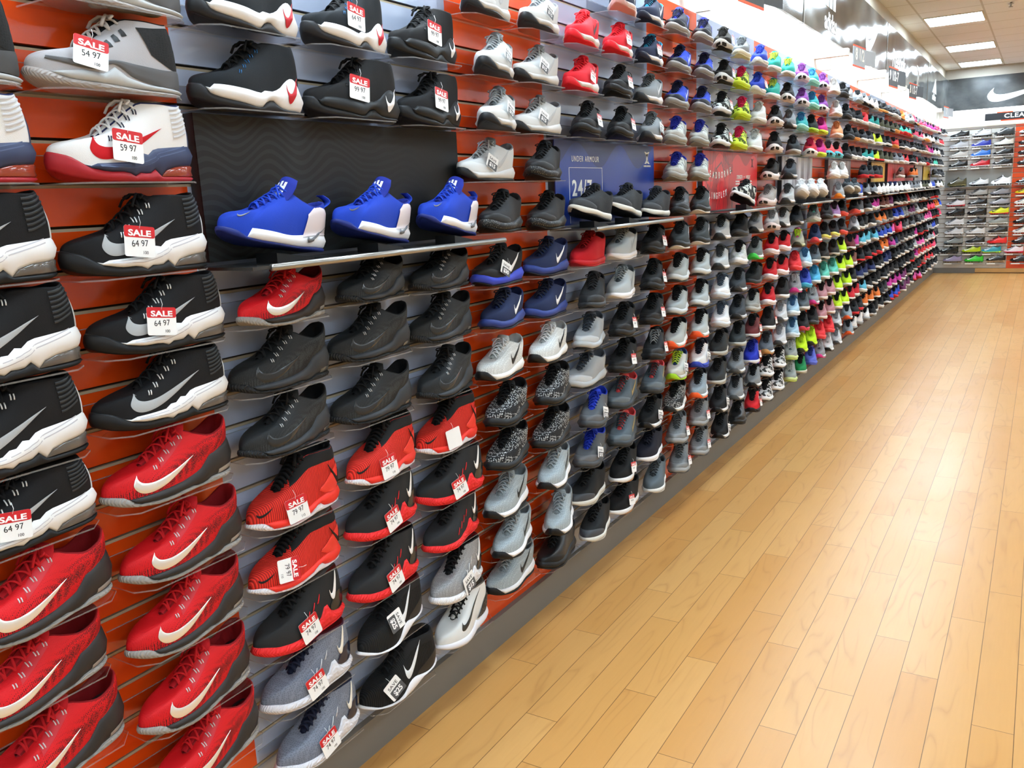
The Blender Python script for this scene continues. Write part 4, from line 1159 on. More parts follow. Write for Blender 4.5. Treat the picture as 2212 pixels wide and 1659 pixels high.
# ------------------------------------------------------------------ mural fascia and hidden tubes
def mural_mat(name, hi='6d6d68', bs=.35):
    m = bpy.data.materials.new(name); t, b = nt(m); v = objco(t, 1, .8, 1.6)
    n = noi(t, v, 1.3, 3); n2 = noi(t, v, 4.2, 3)
    f = mth(t, 'MULTIPLY', n, n2)
    rmp = t.nodes.new('ShaderNodeMapRange'); rmp.inputs[1].default_value = .12; rmp.inputs[2].default_value = .42; t.links.new(f, rmp.inputs[0])
    t.links.new(mixc(t, rmp.outputs[0], hx('1f2225'), hx(hi)), b.inputs['Base Color'])
    b.inputs['Roughness'].default_value = .13; b.inputs['Specular IOR Level'].default_value = .6
    w = noi(t, objco(t, .5, 1.1, 2.2), 1.6, 1); bump(t, b, w, bs, .05)
    return m
MM = mural_mat('photo_mural_vinyl')
S = [YB, 2.657, 6.137, 9.616, 13.11, 15.93]
for i in range(5):
    o = build('photo_mural', boxo(.082, .10, S[i]+.012, S[i+1]-.012, 2.546, 3.03), [MM])
    tagp(o, ['dark glossy photo mural above the nearest shoes, out of frame', 'dark glossy photo mural at the picture top, left of the three-bar logo', 'dark glossy photo mural with three-bar lettered logo and tick', 'dark glossy photo mural with slanted script and crossed-arcs logo', 'dark glossy photo mural in far corner with triangle logo'][i], 'mural')
    if i: 
        o = build('mural_clip_strip', boxo(.075, .103, S[i]-.012, S[i]+.012, 2.546, 3.03), [plain('brown_strip', '6a5f50', .4)])
        tagp(o, ['brown joint strip between the two nearest murals', 'brown joint strip left of the lettered three-bar logo', 'brown joint strip between tick logo and slanted script', 'grey joint strip left of triangle logo in far corner'][i-1], 'strip')
struct('trim_5', boxo(-.02, .082, YB, YE, 3.0, 3.03), M_TRIM)
o = build('photo_mural', boxo(.10, 4.2, YE-.11, YE-.095, 2.565, 3.05), [mural_mat('far_mural_vinyl', '4c4e4d', .1)]); tagp(o, 'dark glossy photo mural on far wall with large white tick', 'mural')
# white letters and marks on the murals
M_LET = plain('white_lettering', 'fbfbf6', .4)
ROTL = Matrix(((0,0,1,0),(1,0,0,0),(0,1,0,0),(0,0,0,1)))       # text that reads from the aisle on the left wall
ROTB = Matrix(((1,0,0,0),(0,0,-1,0),(0,1,0,0),(0,0,0,1)))      # text on the far wall
def text(s, loc, size, rot, m, parent=None, off=0, sx=1, space=1, extra=None, name='lettering', ext=.0004):
    me = text_mesh(s, size, ext, off, sx, space)
    M = Matrix.Translation(loc) @ rot
    if extra is not None: M = M @ extra
    return mobj(name, me, [m], parent, M)
def flat(pts, name, m, rot, loc, parent=None, th=.002):
    """an outline in the plane of rot, given real thickness"""
    n = len(pts); mb = MB(); mb.add([(x, y, 0) for x, y in pts]+[(x, y, th) for x, y in pts], [tuple(range(n))[::-1], tuple(range(n, 2*n))]+[(i, (i+1) % n, n+(i+1) % n, n+i) for i in range(n)])
    me = mb.mesh(name, 1, False); me.materials[0] = None
    return mobj(name, me, [m], parent, Matrix.Translation(loc) @ rot)
def tickpts(w, h, n=26):
    return [(p.x*w, p.y*h) for p in crv(TICK_O, n)]+[(p.x*w, p.y*h) for p in crv(TICK_I, n)[-2:0:-1]]
def arcs_logo(w, h, th, loc, rot, m, parent, name='emblem'):
    mb = MB()
    for sg in (1, -1):
        P = []
        for k in range(15):
            a = -1.05+2.1*k/14; x = sg*(w*1.02-math.cos(a)*w*1.10); P.append((x+sg*0, math.sin(a)/math.sin(1.05)*h*.5))
        rows = []
        for k, (x, y) in enumerate(P):
            tk = w*(.09+.13*math.sin(PI*abs(k-7)/9) )
            rows.append([(x-tk, y, 0), (x+tk, y, 0), (x+tk, y, th), (x-tk, y, th)])
        mb.grid(rows, 0, True)
    me = mb.mesh(name, 1, False); return mobj(name, me, [m], parent, Matrix.Translation(loc) @ rot)
def group_empty(name, loc, label, cat, group=None):
    e = empty(name, (0,0,0)); tagp(e, label, cat, group); return e
X1 = .1005
# three-bar logo with lettering
e = group_empty('mural_lettering', (0,0,0), 'white lettering under three tall bars on dark mural', 'lettering')
text('adidas', (X1+.001, 6.97, 2.655), .17, ROTL, M_LET, e, .004, 1.0, 1.0)
for k in range(3): build('bar', boxo(X1, X1+.003, 6.80+.12*k, 6.875+.12*k, 2.755, 2.86+.06*k), [M_LET], e)
o = flat(tickpts(.62, .26), 'tick_mark', M_LET, ROTL, (X1, 8.42, 2.63)); tagp(o, 'white tick mark on long left mural, above distant shoes', 'logo')
e = group_empty('mural_lettering', (0,0,0), 'white slanted script lettering on the mural past the tick', 'lettering')
text('Reebok', (X1+.001, 10.45, 2.745), .24, ROTL, M_LET, e, .006, 1.25, 1.0)
o = arcs_logo(.30, .26, .003, (X1, 12.1, 2.74), ROTL, M_LET, None, 'emblem'); tagp(o, 'white crossed-arcs emblem on left mural near far corner', 'logo')
e = group_empty('mural_lettering', (0,0,0), 'white triangle with small lettering on mural in far corner', 'lettering')
flat([(-.28,0),(.22,0),(.06,.20)], 'triangle', M_LET, ROTL, (X1, 14.0, 2.70), e)
text('adidas', (X1+.001, 13.95, 2.645), .12, ROTL, M_LET, e, .004, 1.5)
o = flat(tickpts(.86, .25), 'tick_mark', M_LET, ROTB, (.655, YE-.1105, 2.655), None, .004); tagp(o, 'large white tick mark on far wall mural', 'logo')
# CLEATS sign
e = group_empty('wall_sign', (0,0,0), 'black CLEATS sign with orange edge pieces over the far wall', 'sign')
build('sign_board', boxo(.64, 1.52, YE-.075, YE-.055, 2.382, 2.486), [M_BLACK], e)
build('orange_edge', boxo(.80, 1.02, YE-.07, YE-.058, 2.486, 2.502), [plain('sign_orange', 'f0501c', .4)], e)
build('orange_edge', boxo(.86, 1.30, YE-.07, YE-.058, 2.364, 2.382), [plain('sign_orange', 'f0501c', .4)], e)
text('CLEATS', (1.10, YE-.0765, 2.434), .090, ROTB, M_LET, e, .0022, 1.22, 1.08)
struct('trim_6', boxo(.0, XR, YE-.055, YE-.03, 2.30, 2.315), M_TRIM)

# fluorescent tubes tucked behind the mural, washing the wall and the top shelves
M_TUBE = emis('fluorescent_tube_light', (.80, .91, 1.0, 1), TUBE_W)
k = 0; y = -1.2
while y < 15.3:
    mb = MB(); mb.tube([(.035, y, 2.60), (.035, y+1.12, 2.60)], .013, 8)
    e = empty('fluorescent_tube'); build('tube', mb, [M_TUBE], e, True)
    build('socket', boxo(.018, .052, y-.02, y, 2.585, 2.62), [M_WALL], e); build('socket', boxo(.018, .052, y+1.12, y+1.14, 2.585, 2.62), [M_WALL], e)
    build('batten', boxo(-.02, .05, y, y+1.12, 2.62, 2.65), [M_WALL], e)
    tagp(e, 'fluorescent tube hidden behind the mural edge, washing the white wall strip', 'lamp', 'tubes behind the mural'); y += 1.2
for x in (.15, 1.35, 2.55):
    mb = MB(); mb.tube([(x, YE-.05, 2.60), (x+1.12, YE-.05, 2.60)], .013, 8)
    e = empty('fluorescent_tube'); build('tube', mb, [M_TUBE], e, True)
    build('batten', boxo(x, x+1.12, YE-.09, YE-.0, 2.62, 2.65), [M_WALL], e)
    build('socket', boxo(x-.02, x, YE-.07, YE-.03, 2.585, 2.62), [M_WALL], e); build('socket', boxo(x+1.12, x+1.14, YE-.07, YE-.03, 2.585, 2.62), [M_WALL], e)
    tagp(e, 'fluorescent tube behind the far mural, lighting the strip over the cleats', 'lamp', 'tubes behind the far mural')
# ceiling lights
M_DIF = emis('troffer_diffuser', (.70, .865, 1.0, 1), TROF_W)
yy = [15.33, 13.38, 11.0, 8.65, 6.3, 3.95, 1.6, -.75, -3.1]
for i, y in enumerate(yy):
    for j in range(3):
        x = .565+2.36*j
        e = empty('ceiling_light'); dy = .3
        build('diffuser', boxo(x-.27, x+.27, y-dy+.01, y+dy-.01, ZC-.006, ZC-.003), [M_DIF], e)
        mb = MB()
        for a in ((x-.285,x-.27,y-dy-.005,y+dy+.005), (x+.27,x+.285,y-dy-.005,y+dy+.005), (x-.27,x+.27,y-dy-.005,y-dy+.01), (x-.27,x+.27,y+dy-.01,y+dy+.005)): mb.box(*a, ZC-.010, ZC)
        build('frame', mb, [M_TRIM], e)
        if j == 0 and i < 3: tagp(e, ['glowing ceiling light panel nearest the far wall', 'middle of the three glowing ceiling light panels in view', 'largest glowing ceiling light panel in view, top right'][i], 'ceiling light', 'ceiling light panels')
        else: tagp(e, 'glowing ceiling light panel outside the picture', 'ceiling light', 'ceiling light panels')
for (x, y), lab in zip(((1.106,10.446),(1.32,13.4)), ('small ceiling sprinkler head near the top right corner', 'small ceiling sprinkler head at right edge beside second light panel')):
    e = empty('sprinkler_head'); mb = MB(); mb.tube([(x,y,ZC), (x,y,ZC-.04)], .008, 8); build('pipe', mb, [M_STEEL], e, True)
    mb = MB(); mb.tube([(x,y,ZC-.012), (x,y,ZC-.016)], .028, 14); mb.tube([(x,y,ZC-.04), (x,y,ZC-.044)], .020, 12); build('plate', mb, [M_STEEL], e, True)
    tagp(e, lab, 'sprinkler')

# ------------------------------------------------------------------ size signs standing out above the shelves
def size_sign(y, txt, z0, z1, lab, x0=.09, x1=.27, dy=.32, M_B=None):
    e = group_empty('size_sign', (0,0,0), lab, 'sign', 'size signs above the shelves')
    a = Vector((x1-.03, y-dy, 0)); b_ = Vector((x1, y, 0)); c = Vector((x1+.04, y+.20, 0))
    mb = MB()
    def slab(p, q, za, zb, th, mi):
        d = (q-p).normalized(); n = Vector((d.y, -d.x, 0))*th
        vs = [p, q, q+n, p+n]; mb2 = [(v.x, v.y, za) for v in vs]+[(v.x, v.y, zb) for v in vs]
        mb.add(mb2, [(0,3,2,1),(4,5,6,7),(0,1,5,4),(1,2,6,5),(2,3,7,6),(3,0,4,7)], mi)
    slab(a, b_, z0, z1, .006, 0); slab(b_, c, z0+.02, z1, .006, 0)
    build('sign_board', mb, [M_B or M_BLACK], e)
    mb = MB(); slab(a, b_, z0-.012, z0, .0065, 0); slab(a, b_, z1, z1+.012, .0065, 0); build('orange_edge', mb, [plain('sign_orange', 'f0501c', .4)], e)
    build('bracket_box', boxo(-.02, x1-.05, y-dy-.08, y-dy-.01, z0+.06, z1-.02), [M_WALL], e)
    build('bracket_arm', boxo(-.02, .05, y-.5*dy, y-.4*dy, z0-.0, z1), [M_WALL], e)
    d = (b_-a).normalized(); n = Vector((d.y, -d.x, 0)); rot = Matrix(((d.x, 0, n.x, 0), (d.y, 0, n.y, 0), (0, 1, 0, 0), (0, 0, 0, 1)))
    p = (a+b_)/2+n*.0085; text(txt, (p.x, p.y, (z0+z1)/2+.01), .115, rot, M_LET, e, .003, 1.0)
size_sign(4.55, 'MEN', 2.37, 2.54, 'dark sign board with pale letters cut off by the picture top')
size_sign(7.4, '8 1/2', 2.37, 2.50, 'washed-out pale size sign, second over the left wall', M_B=plain('pale_board', 'aab2ba', .4))
size_sign(9.15, '9 1/2-7', 2.37, 2.52, 'black size sign with orange corners, third over the left wall')
size_sign(10.55, '8 1/2-7', 2.37, 2.50, 'dark grey size sign with red top, fourth over the left wall')
size_sign(14.2, '7', 2.37, 2.50, 'pale grey size sign nearest the far corner', M_B=plain('pale_board', 'aab2ba', .4))

# ------------------------------------------------------------------ posters
def poster(y0, y1, m, lab, z0=1.402, z1=1.705, x=.030):
    e = group_empty('poster', (0,0,0), lab, 'poster')
    build('print', boxo(x-.004, x, y0, y1, z0, z1), [m], e)
    mb = MB(); mb.box(.0, x-.004, y0, y0+.012, z0, z1); mb.box(.0, x-.004, y1-.012, y1, z0, z1); build('side_rail', mb, [M_DARKM], e)
    return e
def art(name, fn, rough=.4):
    m = bpy.data.materials.new(name); t, b = nt(m); b.inputs['Roughness'].default_value = rough; fn(t, b); return m
def a_wave(t, b):
    v = objco(t, 1, 1, 1); sp = t.nodes.new('ShaderNodeSeparateXYZ'); t.links.new(v, sp.inputs[0])
    n = noi(t, objco(t, 0, 3.2, 2.0), 1.6, 1)
    f = mth(t, 'ADD', sp.outputs[2], mth(t, 'MULTIPLY', n, .16)); f = mth(t, 'ADD', f, mth(t, 'MULTIPLY', mth(t, 'SINE', mth(t, 'MULTIPLY', sp.outputs[1], 34.0)), .008))
    s_ = mth(t, 'SINE', mth(t, 'MULTIPLY', f, 330.0)); g = mth(t, 'GREATER_THAN', s_, .15)
    fade = t.nodes.new('ShaderNodeMapRange'); fade.inputs[1].default_value = 2.05; fade.inputs[2].default_value = 1.45; t.links.new(sp.outputs[1], fade.inputs[0])
    t.links.new(mixc(t, mth(t, 'MULTIPLY', g, fade.outputs[0]), hx('0f1112'), hx('1f2426')), b.inputs['Base Color'])
def a_blue(t, b):
    v = objco(t, 1, 1, 1); sp = t.nodes.new('ShaderNodeSeparateXYZ'); t.links.new(v, sp.inputs[0])
    s_ = mth(t, 'MULTIPLY', mth(t, 'SINE', mth(t, 'MULTIPLY', sp.outputs[1], 16.5)), .045)
    top = mth(t, 'GREATER_THAN', mth(t, 'ADD', sp.outputs[2], s_), 1.655)
    base = mixc(t, noi(t, v, 2.2, 2), hx('1d3f9a'), hx('26439c'))
    base = mixc(t, mth(t, 'MULTIPLY', top, .8), base, hx('1c2c66'))
    t.links.new(base, b.inputs['Base Color'])
def a_red(t, b):
    v = objco(t, 1, 1, 1); sp = t.nodes.new('ShaderNodeSeparateXYZ'); t.links.new(v, sp.inputs[0])
    s_ = mth(t, 'MULTIPLY', mth(t, 'SINE', mth(t, 'MULTIPLY', sp.outputs[1], 20.0)), .03)
    top = mth(t, 'GREATER_THAN', mth(t, 'ADD', sp.outputs[2], s_), 1.665)
    vo = t.nodes.new('ShaderNodeTexVoronoi'); vo.feature = 'DISTANCE_TO_EDGE'; vo.inputs['Scale'].default_value = 5; t.links.new(objco(t, 1, 2.4, .8), vo.inputs['Vector'])
    ln = mth(t, 'MULTIPLY', mth(t, 'LESS_THAN', vo.outputs[0], .018), mth(t, 'LESS_THAN', sp.outputs[1], 4.86))
    h = mth(t, 'MULTIPLY', mth(t, 'GREATER_THAN', mth(t, 'SINE', mth(t, 'MULTIPLY', mth(t, 'ADD', sp.outputs[1], mth(t, 'MULTIPLY', sp.outputs[2], .5)), 520.0)), .1), mth(t, 'GREATER_THAN', noi(t, v, 6, 1), .56))
    h = mth(t, 'MULTIPLY', h, mth(t, 'LESS_THAN', sp.outputs[1], 4.86))
    base = mixc(t, mth(t, 'MULTIPLY', top, .6), hx('e0242f'), hx('8d1a22'))
    base = mixc(t, mth(t, 'MAXIMUM', ln, h), base, hx('5a161b'))
    t.links.new(base, b.inputs['Base Color'])
def a_grey(c1, c2):
    def f(t, b):
        n = noi(t, objco(t, 1, 3.4, .7), 2.4, 4); g = t.nodes.new('ShaderNodeMapRange'); g.inputs[1].default_value = .42; g.inputs[2].default_value = .60; t.links.new(n, g.inputs[0])
        t.links.new(mixc(t, g.outputs[0], hx(c1), hx(c2)), b.inputs['Base Color'])
    return f
poster(1.232, 2.172, art('black_wave_print', a_wave, .6), 'black poster with dark grey wavy lines behind blue shoes')
e = poster(2.775, 3.702, art('blue_print', a_blue, .3), 'blue poster with white lettering and thin box outline')
xp = .0308
text('UNDER ARMOUR', (xp, 3.02, 1.640), .030, ROTL, M_LET, e, 0, .82, 1.3)
text('24/7', (xp, 2.985, 1.532), .080, ROTL, M_LET, e, .0020, 1.0, 1.18)
mb = MB(); ya, yb, za, zb = 2.882, 3.165, 1.408, 1.610
for a in ((ya,yb,zb-.0016,zb), (ya,ya+.0022,za,zb), (yb-.0022,yb,za,zb)): mb.box(.030, .0308, *a)
build('box_outline', mb, [M_LET], e)
arcs_logo(.046, .050, .0008, (.0302, 3.622, 1.655), ROTL, M_LET, e)
text('UNDER ARMOUR', (xp, 3.622, 1.620), .010, ROTL, M_LET, e, .0002, 1.0)
e = poster(4.36, 5.342, art('red_print', a_red, .3), 'red poster with white curved lettering behind dark tilted shoe')
for s0, yc, zc, W, sz in (('HREADBORNE', 4.592, 1.580, .0485, .046), ('SLINGFLEX', 4.578, 1.474, .0396, .046)):
    n = len(s0)
    for i, ch in enumerate(s0):
        u = (i-(n-1)/2)*W; z = zc+u*u*.55
        text(ch, (xp, yc+u, z), sz, ROTL, M_LET, e, .0014, .78, 1, Matrix.Rotation(u*.9, 4, 'Z'))
text('STRENGTH', (xp, 4.985, 1.571), .030, ROTL, M_LET, e, .0004, .72); text('WITHOUT', (xp, 5.075, 1.572), .010, ROTL, M_LET, e, 0, .6); text('WEIGHT', (xp, 5.155, 1.570), .030, ROTL, M_LET, e, .0004, .72)
mb = MB()
for y in (4.912, 5.03, 5.155):
    for z in (1.549, 1.535): mb.box(.030, .0306, y, y+.075, z-.004, z+.003)
build('small_print', mb, [M_LET], e)
arcs_logo(.046, .050, .0008, (.0302, 5.235, 1.652), ROTL, plain('dark_red_ink', '7a1a20', .4), e)
poster(5.935, 6.812, art('grey_print_a', a_grey('6d666c', 'c9c7cb'), .25), 'grey streaked poster, first past the red one')
poster(7.385, 8.322, art('grey_print_b', a_grey('8a8486', 'b4b2b6'), .25), 'plain grey poster, second past the red one')
poster(9.42, 10.28, art('yellow_print', a_grey('e6b62c', 'f0cc4c'), .3), 'yellow poster, first of two in the distance')
poster(10.5, 12.7, art('far_red_print', a_grey('d23a3c', 'e05a54'), .3), 'distant red poster between yellow and grey ones')
poster(12.85, 13.65, art('far_grey_print', a_grey('a4a2a2', 'c6c4c4'), .3), 'small distant grey poster past the long red one')
poster(13.8, 14.6, art('far_yellow_print', a_grey('e0b838', 'e8c858'), .3), 'distant yellow poster nearest far corner')
# grey panel behind the display row of the cleat wall
o = build('grey_board', boxo(.125, 1.06, YE-.034, YE-.0305, 1.385, 1.64), [plain('grey_board', '8e8d88', .5)]); tagp(o, 'plain grey board in the middle of the cleat wall', 'board')

# ------------------------------------------------------------------ metal ledges under the posters
def ledge(y0, y1, lab, fr=.165):
    e = group_empty('display_ledge', (0,0,0), lab, 'shelf', 'metal-edged ledges under posters')
    build('shelf_board', boxo(.0, fr, y0, y1, 1.386, 1.3925), [plain('smoked_plate', '3c3a38', .2)], e)
    mb = MB(); mb.tube([(fr, y0+.05, 1.388), (fr, y1+.03, 1.388)], .0075, 10); build('front_rail', mb, [M_STEEL], e, True)
ledge(1.225, 2.165, 'dark ledge with steel front rail under black poster')
ledge(2.775, 3.66, 'dark ledge with steel front rail under blue poster')
ledge(4.33, 5.20, 'dark ledge with steel front rail under red poster')
ledge(5.90, 6.86, 'dark ledge with steel front rail under first grey poster')
ledge(7.39, 8.33, 'dark ledge with steel front rail under second grey poster')
ledge(9.4, 10.3, 'dark ledge with steel front rail under yellow poster')
ledge(10.4, 12.7, 'long dark ledge under distant red poster')
ledge(12.8, 15.0, 'dark ledge nearest far corner')
# ------------------------------------------------------------------ acrylic shelves
ACR, ACE = acrylic(), acr_edge()
def shelf_mesh(w=.138, d=.116, c=.03, up=.05):
    mb = MB(); P = [(.0005,-w), (d-c,-w), (d,-w+c), (d,w-c), (d-c,w), (.0005,w)]; n = len(P)
    mb.add([(x,y,0) for x,y in P], [tuple(range(n))], 0)
    mb.add([(x,y,0) for x,y in P]+[(x,y,-.003) for x,y in P], [(i,(i+1)%n,n+(i+1)%n,n+i) for i in range(n-1)], 1)
    mb.add([(.0015,-w,0),(.0015,w,0),(.0015,w,up),(.0015,-w,up)], [(0,1,2,3)], 0)
    mb.box(.0005, .0025, -w, w, up, up+.0015, 1)
    return mb.mesh('shelf_plate', 2, False)
SHELF = shelf_mesh(); SHELF_C = shelf_mesh(.14, .12, .012, .03)
def shelf(y, z, lab):
    o = mobj('acrylic_shelf', SHELF, [ACR, ACE]); o.location = (0, y, z)
    tagp(o, lab, 'shelf', 'clear acrylic shoe shelves'); return o

# ------------------------------------------------------------------ price tags
def rrect(w, h, r, n=4):
    P = []
    for cx, cy, a0 in ((w/2-r, h/2-r, 0), (-w/2+r, h/2-r, 90), (-w/2+r, -h/2+r, 180), (w/2-r, -h/2+r, 270)):
        for k in range(n+1): a = R(a0+90*k/n); P.append((cx+r*math.cos(a), cy+r*math.sin(a)))
    return P
def plate(P, z0, z1, name):
    n = len(P); mb = MB(); mb.add([(x,y,z0) for x,y in P]+[(x,y,z1) for x,y in P], [tuple(range(n))[::-1], tuple(range(n,2*n))]+[(i,(i+1)%n,n+(i+1)%n,n+i) for i in range(n)])
    return mb.mesh(name, 1, False)
CARD = plate(rrect(.058,.056,.004), 0, .0006, 'card'); BAND = plate(rrect(.058,.021,.004), .0006, .0009, 'colour_band'); HALF = plate(rrect(.050,.030,.003), .0006, .0009, 'colour_band')
_t = MB(); _t.tube([(0,.024,.001),(.001,.034,.004),(0,.046,.0)], .0005, 5); STR = _t.mesh('tag_string')
M_CARD = mat('card','f2f3f2'); M_RED = mat('card','cf2a30'); M_GRB = mat('card','55575a'); M_INK = mat('paper','1b1c20'); M_W2 = mat('card','f6f6f6')
def price_tag(code, Mw, lab, roll, scl=1.0):
    e = empty('price_tag'); e.matrix_world = Mw @ Matrix.Rotation(R(roll), 4, 'Z') @ Matrix.Scale(scl, 4); tagp(e, lab, 'price tag', 'price tags on shoes')
    mobj('card', CARD, [M_CARD], e); mobj('tag_string', STR, [M_CARD], e)
    if code[0] == 'S':
        mobj('colour_band', BAND, [M_RED], e, Matrix.Translation((0,.0175,0)))
        mobj('sale_lettering', text_mesh('SALE', .0155, .0002, .0005, 1.3, 1.02), [M_W2], e, Matrix.Translation((0,.0145,.0011)))
        if len(code) > 1:
            mobj('price_writing', text_mesh(code[1:].replace('.', ' '), .0165, .0001, 0, .85, 1), [M_INK], e, Matrix.Translation((0,-.004,.0008)) @ Matrix.Rotation(R(4), 4, 'Z'))
            mobj('price_writing', text_mesh('110' if code[1:3] == '79' else '100', .0085, .0001, 0, .85, 1), [M_INK], e, Matrix.Translation((.010,-.020,.0008)))
        else:
            mobj('price_writing', text_mesh('74 97', .0140, .0001, 0, .85, 1), [M_INK], e, Matrix.Translation((0,-.006,.0008)))
    elif code[0] == 'V':
        mobj('colour_band', HALF, [M_GRB], e, Matrix.Translation((.004,-.013,0)))
        mobj('save_lettering', text_mesh('SAVE', .0145, .0002, 0, 1.15, 1.05), [M_INK], e, Matrix.Translation((0,.0115,.0009)))
        mobj('price_lettering', text_mesh('$'+code[1:], .0235, .0002, .0007, .95, .95), [M_W2], e, Matrix.Translation((.003,-.013,.0012)))
    return e
def tag_frame(sh, l, z):
    p, n = sh.prj((l-.5)*sh.L, z, .0045)
    n = (n*.75+Vector((.8,-.25,.1))).normalized(); u = Vector((0,0,1)); yv = (u-n*u.dot(n)).normalized(); xv = yv.cross(n)
    p = p+n*.005
    return Matrix(((xv.x,yv.x,n.x,p.x),(xv.y,yv.y,n.y,p.y),(xv.z,yv.z,n.z,p.z),(0,0,0,1)))

# ------------------------------------------------------------------ the shoes
BAYN = dict(A='first orange bay', B='black-poster bay', C='second orange bay', D='blue-poster bay', E='third orange bay', F='red-poster bay', G='fourth orange bay', H='first grey-poster bay', I='fifth orange bay', J='second grey-poster bay')
NC = dict(A=2,B=3,C=2,D=3,E=2,F=3,G=2,H=3,I=2,J=3)
ORD = ['', 'first', 'second', 'third', 'fourth', 'fifth', 'sixth', 'seventh', 'eighth']
def where(col, k):
    b_, c = col[0], int(col[1]); n = NC[b_]
    cn = ('left','right')[c-1] if n == 2 else ('left','middle','right')[c-1]
    r = 'at ledge height' if k == 0 else ('%s above ledge' % ORD[k] if k > 0 else '%s below ledge' % ORD[-k])
    return '%s, %s column, %s' % (r, cn, BAYN[b_])
YAW = dict(A=3, B=9, C=5, D=12, E=13, F=20, G=13, H=14, J=3, K=15, L=24, M=22, N=22)
TILT = dict(D=9, L=9, M=12, N=12)
TPOS = dict(A=(.40,.060,-8), B=(.4,.06,0), C=(.42,.066,-10), E=(.34,.040,6), F=(.42,.040,14), G=(.28,.050,32), J=(.30,.062,-14), K=(.36,.052,-8))
TSPEC = {('B1',-5):(.26,.056,-95), ('B1',2):(.6,.09,-12), ('B2',5):(.55,.085,-16), ('B2',-7):(.36,.07,-80), ('D1',3):(.42,.05,-20)}
YSPEC = {('B1',-1):24, ('B2',-1):14, ('B3',-1):12, ('B3',-7):26, ('B2',-4):15, ('C1',-1):18, ('D3',0):14, ('G2',-1):22, ('D3',-1):-24}
cnt = {}
rows_ = [r.split() for r in SH.strip().split('\n')]
for r in rows_: cnt[r[2]+r[3]] = cnt.get(r[2]+r[3], 0)+1
LAST = {}
COLZ = {}
for r in rows_: COLZ.setdefault(r[0], []).append((int(r[1]), float(r[5])))
SUB = dict(tick_mark='upper', toe_tick='upper', eyelets='upper', lace_loops='upper', ankle_pad='upper', tongue_emblem='tongue', midsole_groove='midsole', sole_window='midsole', lace_ends='laces', side_stripes='upper', eyestay_blocks='upper')
PLURAL = lambda s: s.replace('runner', 'runners').replace('high-top', 'high-tops').replace('low-top', 'low-tops').replace('trainer', 'trainers').replace('court shoe', 'court shoes').replace('slip-on style runners', 'slip-on runners')
M_WEDGE = acrylic()
for col, k, mod, code, y, z, tg, yw_ in rows_:
    k = int(k); y = float(y); z = float(z); LAST[k] = max(LAST.get(k, 0), y)
    if mod in SP_MODELS: 
        key = mod; look, d = SP['blkc' if (mod == 'C' and code == 'blk') else code]
    else:
        look, key, d = kspec(code)
    sh = get_model(key); w = where(col, k); poster_bay = col[0] in 'BDFHJ'
    yaw = float(yw_); til = TILT.get(mod, 0)
    if mod == 'L' and col == 'D3': til = 3
    if mod == 'L': yaw = min(yaw, 4)
    if mod == 'L' and col == 'F2': til = 13
    a = R(yaw); x0 = max(.064, .052+.150*abs(math.sin(a)))+(.008 if a < 0 else 0)
    if k == 0 and poster_bay: z = 1.3930; x0 += .03
    else:
        o_ = shelf(y, z-.0006, 'clear acrylic shelf, '+w)
        if col in ('G2','I1','I2') and k in (0, 1): o_.location.x = .0305; x0 += .03
    e = empty('sneaker')
    piv = Vector((0, .45*sh.L, 0))
    M = Matrix.Translation((x0, y, z)) @ Matrix.Rotation(a, 4, 'Z') @ Matrix.Translation(piv) @ Matrix.Rotation(-R(til), 4, 'X') @ Matrix.Translation(-piv)
    if til: M = Matrix.Translation((0,0,0.045*math.sin(R(til))+.003)) @ M
    e.matrix_world = M
    top = max(v.co.z for nm, me in sh.meshes for v in me.vertices) if not hasattr(sh, 'top') else sh.top; sh.top = top
    up_ = [zz for kk, zz in COLZ[col] if kk > k]
    room = (min(up_)-z-.0065) if up_ else 9
    if not til and top > room: e.matrix_world = M @ Matrix.Diagonal((1, 1, room/top, 1)); M = e.matrix_world.copy()
    tagp(e, '%s, %s' % (look, w), 'shoe', PLURAL(look) if cnt[mod+code] > 1 else None)
    P_ = {}
    for nm, me in sorted(sh.meshes, key=lambda q: q[0] in SUB):
        kd = d.get(nm)
        if kd is None: kd = d['laces'] if nm in ('lace_ends',) else d['upper'] if nm in ('heel_strip','eyestay','collar') else ('gloss','W')
        if nm == 'eyelets' and mod == 'K': continue
        P_[nm] = mobj(nm, me, [mat(*kd)], P_.get(SUB.get(nm), e))
    if til > 5:   # clear wedge that props the toe
        t_ = R(til); L_ = .12; c0 = Matrix.Translation((x0, y, z)) @ Matrix.Rotation(a, 4, 'Z')
        mb = MB(); y1 = .45*sh.L-.045; y0 = y1-L_; h = L_*math.tan(t_)*.92+.004
        vs = [(-.03,y1,0),(.03,y1,0),(.03,y0,0),(-.03,y0,0),(-.03,y1,.004),(.03,y1,.004),(.03,y0,h),(-.03,y0,h)]
        mb.add(vs, [(0,1,2,3),(7,6,5,4),(0,4,5,1),(2,6,7,3),(1,5,6,2),(0,3,7,4)])
        o = build('shoe_riser', mb, [mat('rub','17181a')]); o.matrix_world = c0; tagp(o, 'dark wedge riser under the %s, %s' % (' '.join(look.split()[:2])+' shoe', w), 'stand', 'wedge risers')
    if tg != '-':
        l, zz, roll = TSPEC.get((col, k), TPOS.get(mod, TPOS['K']))
        if tg[0] == 'V' and mod == 'K': roll = -32 if col[0] in 'C' else -20; l = .34; zz = .052
        wd = {'S': 'SALE tag', 'V': 'SAVE tag', 'W': 'blank white tag'}[tg[0]]+((' reading '+('$' if tg[0] == 'V' else '')+tg[1:]) if len(tg) > 1 else '')
        price_tag(tg, M @ tag_frame(sh, l, zz), '%s on shoe %s' % (wd, w), roll, .76 if mod == 'K' else (.92 if mod == 'G' else 1.0))

